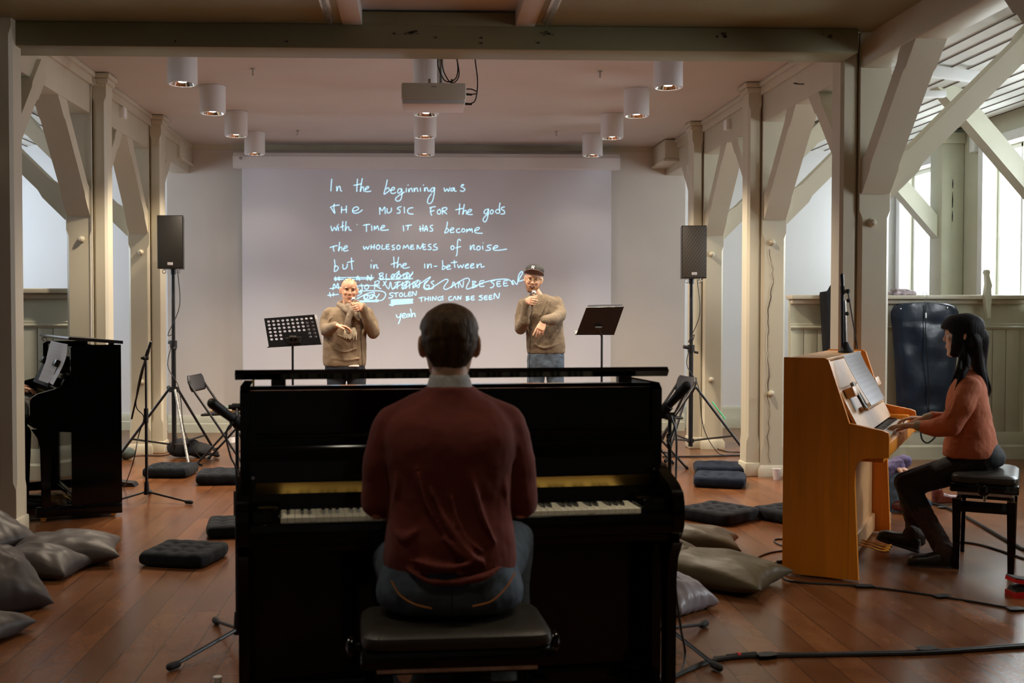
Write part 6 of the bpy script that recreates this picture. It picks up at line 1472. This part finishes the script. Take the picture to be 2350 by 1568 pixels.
for i in range(17):
    a = PI * i / 16; c, s = math.cos(a), math.sin(a)
    rows.append([H3(.088 * c, .080 * s + .012, .166 + .012 * s), H3(.096 * c, .078 * s + .052 * s ** .7 + .012, .168 + .062 * s ** .8), H3(.096 * c, .078 * s + .052 * s ** .7 + .009, .172 + .062 * s ** .8), H3(.088 * c, .080 * s + .008, .171 + .012 * s)])
b.loft(rows); b.build('cap_brim', 'brim', P_)
def R_pt(u, v): return H3(.026 - u * .020, .096 - .028 * v, .232 + v * .022)
b = MB()
for pts in ([(0, 0), (0, 1)], [(0, 1), (.7, 1), (1, .78), (.7, .52), (0, .5)], [(.45, .5), (1, 0)]): b.tube([R_pt(*q) for q in pts], .0036, 6, 3)
b.build('cap_letter', 'frame', P_)
b = MB()
b.secs([(q_(1253, 812), .178, .120), (q_(1253, 805), .186, .128), (q_(1252, 785), .184, .130), (q_(1250, 760), .180, .125), (q_(1248, 730), .184, .125), (q_(1244, 708), .196, .118), (q_(1241, 694), .190, .108), (q_(1239, 683), .135, .090), (q_(1236, 675), .075, .068)], p=2.5)
b.chain([q_(1203, 700), q_(1196, 725), q_(1195, 754, -.06), q_(1203, 738, -.15), w1 + V((-.008, .025, -.012))], [.066, .060, .058, .050, .040])
b.chain([q_(1276, 696), q_(1284, 710, -.04), q_(1285, 724, -.12), q_(1270, 733, -.25), w2 + V((.002, .004, .004))], [.068, .062, .060, .054, .044])
for pts, r in (([q_(1262, 690, -.11), q_(1255, 715, -.13), q_(1247, 735, -.13)], .012), ([q_(1254, 690, -.11), q_(1247, 710, -.125), q_(1240, 725, -.13)], .009), ([q_(1285, 700, -.08), q_(1275, 706, -.13)], .012), ([q_(1225, 790, -.12), q_(1250, 799, -.14), q_(1280, 790, -.12)], .011), ([q_(1215, 720, -.10), q_(1210, 745, -.11), q_(1214, 765, -.12)], .010)): b.tube(pts, [r * .4, r, r * .4], 8, 6)
cloth(b, 'sweater', 'brownmelange', P_, .007, 3, .016, .09)
b = MB(); b.secs([(V((.0, 0, .88)), .165, .115), (V((.0, 0, .95)), .178, .12), (V((.0, 0, 1.03)), .172, .118)], p=2.5)
for sx in (-1, 1): b.chain([V((sx * .092, 0, .90)), V((sx * .10, -.02, .5)), V((sx * .12, .02, .06))], [.090, .072, .06])
cloth(b, 'jeans', 'denim', P_, .009, 3, .014, .06)
for sx in (-1, 1):
    b = MB(); shoe(b, (sx * .12, .07, .003), (sx * .14, -.20, .01)); cloth(b, 'shoe', 'leather', P_, .008, 1)
b = MB(); b.X = Matrix.Translation(base)
for sx in (-1, 1):
    b.tube([H3(sx * .032 + .021 * math.cos(a), .1005, .129 + .015 * math.sin(a)) for a in [2 * PI * i / 16 for i in range(17)]], .0014, 6, 1, False)
    b.tube([H3(sx * .053, .099, .133), H3(sx * .076, .05, .134), H3(sx * .083, -.005, .135)], .0014, 6, 4)
b.tube([H3(-.011, .102, .131), H3(0, .106, .134), H3(.011, .102, .131)], .0014, 6, 3)
tag(b.build('eyeglasses', 'brass'), 'thin-rimmed glasses worn by the bearded man in the cap', 'glasses')
A, C_ = base + mt3, base + ml3
vocal_mic('handheld microphone held by the bearded man in the cap', A, C_)
b = MB(); b.tube([C_, C_ + V((.0, -.01, -.05)), at(1218, 730, YS - .26), at(1217, 790, YS - .24), at(1215, 845, YS - .2), V((at(1215, 845, YS).x, YS - .2, .4)), V((at(1215, 845, YS).x - .04, YS - .2, .01)), V((at(1215, 845, YS).x - .5, YS - .4, .008))], .0035, 6)
tag(b.build('hanging_cable', 'cable'), 'black microphone cable hanging down in front of the bearded man', 'cable')

# ---------------------------------------------------------------- 4. the woman at the honey-coloured piano
base = V((3.03, 6.08, 0)); f = V((-.866, .5, 0)); r = V((.5, .866, 0))
def g(px, py, Y): return at(px, py, Y) - base
b = MB(); b.skinmat = 'skin3'
H4 = Head(g(2209, 770, 6.03), f, .10, 0, .98, 1.06)
H4.skin(b, True)
b.secs([(g(2231, 862, 6.06), .062, .055), (g(2228, 848, 6.06), .048, .048), (g(2222, 825, 6.05), .045, .047), (g(2216, 795, 6.04), .043, .046)], r, f, 22)
b.secs([(g(2235, 1070, 6.08), .15, .10), (g(2226, 1000, 6.08), .13, .09), (g(2220, 930, 6.07), .15, .09), (g(2224, 885, 6.07), .14, .075), (g(2230, 858, 6.07), .06, .05)], r, f)
wn = g(2100, 977, 6.07); wf = g(2122, 962, 6.30)
b.chain([g(2222, 888, 5.93), g(2178, 978, 5.93), wn], [.04, .034, .022]); b.chain([g(2222, 885, 6.22), g(2190, 975, 6.30), wf], [.04, .034, .022])
hand(b, wn, f * 1.0 + V((0, 0, -.04)), (0, 0, -1), r, (.30, .38, .42, .5), .95, (.75, .5, .35), .07)
hand(b, wf, f * 1.0 + V((0.0, -.10, .04)), (0, 0, -1), -r, (.5, .55, .6, .6), .95, (.75, .5, .35), .07)
hipn, hipf = g(2248, 1078, 5.98), g(2240, 1078, 6.17)
knn, knf = g(2082, 1114, 6.17), g(2078, 1108, 6.40)
ann, anf = g(2166, 1262, 6.03), g(2108, 1240, 6.38)
b.chain([hipn, knn, ann], [.06, .045, .032]); b.chain([hipf, knf, anf], [.06, .045, .032])
P_ = person('woman with long black hair in a rust sweater, playing the honey-coloured piano', base, b)
H4.face(P_, (0, 0, 0), 'hairb', closed=True, dy=-.0045)
H4.O = H4.O + H4.R @ V((0, .0045, 0))
b = MB()
def lhair(t, z):
    s = math.sin(t)
    if s > .0: zh = .152 if s > .62 else max(-.1, .152 - (.62 - s) * .9)
    else: zh = -.1
    kk = .020 * min(1, max(-1, (z - zh) / .012))
    return kk + (.003 * noise.noise(V((t * 14, z * 10, 1))) if kk > 0 else 0)
b.loft(H4.rings(lhair)); o = b.build('hair', 'hairb', P_, auto=0)
b = MB()
def strand(pts, rs): b.tube(pts, rs, 12, 6)
hp = lambda x, y, z: H4(x, y, z)
strand([hp(0, -.045, .15), hp(0, -.085, .10), g(2246, 840, 6.08), g(2262, 885, 6.09), g(2268, 912, 6.10)], [.03, .052, .044, .026, .004])
strand([hp(-.040, -.05, .15), hp(-.060, -.06, .08), g(2243, 835, 6.0), g(2258, 880, 6.0), g(2266, 930, 6.02)], [.015, .038, .034, .022, .003])
strand([hp(-.060, -.01, .13), hp(-.072, -.01, .08), g(2218, 835, 5.96), g(2206, 865, 5.94), g(2190, 898, 5.95)], [.004, .016, .024, .018, .003])
strand([hp(-.060, .0, .10), g(2205, 815, 5.97), g(2200, 845, 5.95), g(2180, 885, 5.98)], [.004, .012, .015, .003])
strand([hp(.070, .0, .15), hp(.074, -.01, .07), g(2230, 840, 6.16), g(2212, 870, 6.2), g(2190, 900, 6.2)], [.018, .026, .028, .02, .004])
strand([hp(.04, -.04, .14), hp(.05, -.065, .08), g(2250, 840, 6.16), g(2266, 890, 6.16)], [.015, .038, .03, .004])
strand([hp(-.03, -.08, .12), g(2256, 845, 6.02), g(2272, 890, 6.04), g(2270, 915, 6.04)], [.02, .016, .008, .003])
b.build('long_hair', 'hairb', P_, auto=0, voxel=.006, smooth=5)
b = MB()
b.secs([(g(2226, 1046, 6.08), .192, .142), (g(2227, 1030, 6.08), .196, .142), (g(2227, 1000, 6.08), .184, .130), (g(2224, 965, 6.07), .176, .120), (g(2220, 925, 6.07), .182, .112), (g(2222, 895, 6.07), .182, .100), (g(2226, 873, 6.07), .145, .080), (g(2230, 856, 6.07), .085, .062), (g(2231, 848, 6.07), .062, .052)], r, f, p=2.4)
b.chain([g(2224, 890, 5.93), g(2208, 930, 5.90), g(2180, 975, 5.93), g(2148, 982, 5.98), g(2124, 980, 6.03)], [.064, .064, .064, .054, .040])
b.chain([g(2222, 888, 6.22), g(2200, 935, 6.25), g(2190, 972, 6.28), g(2160, 962, 6.29), g(2142, 958, 6.29)], [.060, .056, .052, .044, .036])
for pts, rr in (([g(2245, 920, 5.95), g(2235, 960, 5.93), g(2210, 995, 5.93)], .012), ([g(2255, 985, 5.95), g(2240, 1000, 5.92), g(2215, 1005, 5.92)], .012), ([g(2270, 1000, 5.96), g(2255, 1018, 5.93), g(2225, 1025, 5.92)], .010), ([g(2196, 905, 5.88), g(2186, 940, 5.87), g(2168, 965, 5.88)], .009)): b.tube(pts, [rr * .4, rr, rr * .4], 8, 6)
cloth(b, 'sweater', 'rust', P_, .0062, 3, .014, .08)
b = MB(); b.chain([g(2126, 980, 6.03), g(2107, 977, 6.06)], [.034, .030]); cloth(b, 'cuff', 'cuff', P_, .005, 1)
b = MB(); b.chain([g(2143, 957, 6.29), g(2126, 960, 6.29)], [.032, .028]); cloth(b, 'cuff', 'cuff', P_, .005, 1)
b = MB()
b.secs([(V((0, 0, .545)) + g(2238, 1078, 6.08) * V((1, 1, 0)) if 0 else V((g(2240, 1078, 6.08).x, g(2240, 1078, 6.08).y, .548)), .15, .12), (V((g(2240, 1078, 6.08).x, g(2240, 1078, 6.08).y, .57)), .178, .148), (V((g(2240, 1078, 6.08).x, g(2240, 1078, 6.08).y, .62)), .182, .148), (V((g(2232, 1040, 6.08).x, g(2232, 1040, 6.08).y, .68)), .165, .125)], r, f, p=2.4)
b.chain([hipn + V((0, 0, .05)), hipn.lerp(knn, .5) + V((0, 0, .02)), knn], [.082, .078, .066]); b.chain([hipf + V((0, 0, .05)), hipf.lerp(knf, .5) + V((0, 0, .02)), knf], [.082, .078, .066])
b.chain([knn, knn.lerp(ann, .35)], [.064, .060]); b.chain([knf, knf.lerp(anf, .4)], [.062, .056])
cloth(b, 'leggings', 'blackcloth', P_, .007, 3, .008, .08)
for kn_, an_, hl, to in ((knn, ann, fl(2186, 1302) - base, fl(2082, 1296) - base), (knf, anf, fl(2108, 1272) - base + V((0, 0, .02)), fl(2012, 1262) - base + V((0, 0, .075)))):
    b = MB(); tl_ = hl + (to - hl) * .17 + V((0, 0, .085)); b.chain([kn_.lerp(an_, .36), kn_.lerp(an_, .7), an_.lerp(tl_, .35), tl_], [.058, .054, .056, .050]); bt = cloth(b, 'boot_shaft', 'suede', P_, .007, 2, .012, .03)
    b = MB(); shoe(b, hl, to, up=.06); b.cap(hl + (to - hl) * .18 + V((0, 0, .05)), hl + (to - hl) * .17 + V((0, 0, .07)), .044, .044); b.secs([(hl + (to - hl) * q_t + V((0, 0, -.002)), q_w, .012) for q_t, q_w in ((-.03, .025), (.05, .036), (.35, .036), (.7, .047), (.92, .038), (1.01, .015))], V((-(to - hl).y, (to - hl).x, 0)).normalized(), V((0, 0, 1)), 18, 2.4, 3); cloth(b, 'boot_foot', 'leather', P_, .006, 1)

# ---------------------------------------------------------------- 5. the pianist behind the left post
base = V((-3.33, 7.76, 0)); f = V((.891, .454, 0)); r = V((.454, -.891, 0))
def h_(x, y, z): return r * x + f * y + V((0, 0, z))
b = MB(); b.skinmat = 'skin2'
H5 = Head(h_(0, .03, 1.30), f, .12); H5.skin(b)
b.secs([(h_(0, 0, 1.10), .07, .06), (h_(0, 0, 1.16), .055, .055), (h_(0, .02, 1.26), .053, .056)], r, f, 22)
b.secs([(h_(0, 0, .6), .16, .10), (h_(0, 0, .85), .15, .10), (h_(0, 0, 1.05), .16, .09), (h_(0, 0, 1.13), .07, .06)], r, f)
hn = at(70, 884, 7.78) - base; hf = at(68, 872, 7.95) - base
tgt = [hn, hf]
for k, sx in enumerate((1, -1)):
    w_ = h_(sx * .16, .375, .875) if k == 0 else h_(sx * .10, .375, .885)
    b.chain([h_(sx * .17, 0, 1.08), h_(sx * .22, .05, .84), w_], [.045, .038, .025]); hand(b, w_, f + V((0, 0, .06)), (0, 0, -1), r * -sx, (.6, .65, .7, .7), 1.0)
    b.chain([h_(sx * .1, .02, .6), h_(sx * .15, .42, .56), h_(sx * .12, .42, .08)], [.06, .05, .035])
P_ = person('pianist hidden behind the left post, only one hand showing over the dark piano keys', base, b)
b = MB(); b.loft(H5.rings(hair_short)); b.build('hair', 'hair', P_, auto=0)
b = MB(); b.secs([(h_(0, .02, .6), .18, .13), (h_(0, 0, .8), .18, .125), (h_(0, 0, 1.03), .195, .12), (h_(0, 0, 1.12), .16, .09), (h_(0, 0, 1.18), .07, .06)], r, f, p=2.4)
for sx in (-1, 1): b.chain([h_(sx * .17, 0, 1.07), h_(sx * .22, .05, .85), h_(sx * (.16 if sx > 0 else .10), .30, .87)], [.06, .052, .036])
cloth(b, 'sweater', 'blackcloth', P_, .008, 3)
b = MB(); b.secs([(h_(0, .02, .545), .17, .13), (h_(0, .02, .60), .19, .14), (h_(0, 0, .66), .17, .12)], r, f, p=2.4)
for sx in (-1, 1): b.chain([h_(sx * .1, .02, .61), h_(sx * .15, .42, .56), h_(sx * .12, .42, .06)], [.085, .068, .05])
cloth(b, 'trousers', 'blackcloth', P_, .008, 3)
for sx in (-1, 1):
    b = MB(); shoe(b, h_(sx * .12, .38, .003), h_(sx * .12, .62, .01)); cloth(b, 'shoe', 'leather', P_, .008, 1)
bench('black piano bench behind the left post, carrying the hidden pianist', (base.x, base.y, 0), math.radians(-63), .535, .5, .30)

# ---------------------------------------------------------------- 6. the listener on the floor behind the honey-coloured piano
YB = 7.75
base = V((at(1985, 1180, YB).x, YB, 0))
def k_(px, py, dy=0.0): return at(px, py, YB + dy) - base
b = MB(); b.skinmat = 'skin2'
H6 = Head(k_(1905, 985, .1), (.6, -.6, 0), .2, 0, .98); H6.skin(b)
b.chain([k_(1925, 1045, .1), k_(1910, 1005, .1)], [.055, .05])
hip = k_(1985, 1155); 
b.chain([hip, k_(1945, 1100, .05), k_(1928, 1060, .08)], [.13, .13, .11])
kA, aA = k_(2055, 1098, -.1), k_(2058, 1185, -.12); kB, aB = k_(2078, 1120, .15), k_(2150, 1190, .12)
b.chain([hip, kA, aA], [.07, .05, .035]); b.chain([hip + V((0, .1, 0)), kB, aB], [.07, .05, .035])
wA = k_(2050, 1072, -.12); b.chain([k_(1935, 1068, -.05), k_(1990, 1105, -.12), wA], [.05, .04, .025]); hand(b, wA, (1, -.1, -.2), (0, .2, -1), (0, -1, 0), (.4, .45, .5, .5))
P_ = person('listener sitting on the floor behind the honey-coloured piano, purple sleeve and jeans showing', base, b)
b = MB(); b.loft(H6.rings(hair_short)); b.build('hair', 'hair', P_, auto=0)
b = MB(); b.chain([hip + V((0, 0, .02)), k_(1945, 1100, .05), k_(1928, 1065, .08)], [.15, .15, .12]); b.chain([k_(1935, 1070, -.05), k_(1990, 1100, -.12), k_(2060, 1068, -.10)], [.07, .065, .05]); b.chain([k_(1940, 1070, .15), k_(2010, 1090, .14), k_(2074, 1058, .1)], [.07, .065, .05])
cloth(b, 'purple_jumper', 'purple', P_, .008, 2, .03, .05)
b = MB(); b.chain([hip, kA, aA], [.09, .07, .055]); b.chain([hip + V((0, .1, 0)), kB, aB], [.09, .065, .05]); cloth(b, 'jeans', 'jeanl', P_, .008, 3, .014, .05)
for an_, dd in ((aA, V((.15, -.2, 0))), (aB, V((.22, .02, 0)))):
    b = MB(); h0 = V((an_.x - .03, an_.y, .004)); shoe(b, h0, h0 + dd * 1.05 + V((0, 0, .01))); b.cap(h0 + V((.03, 0, .06)), h0 + V((.03, 0, .10)), .04); cloth(b, 'shoe', 'shoe', P_, .007, 1)
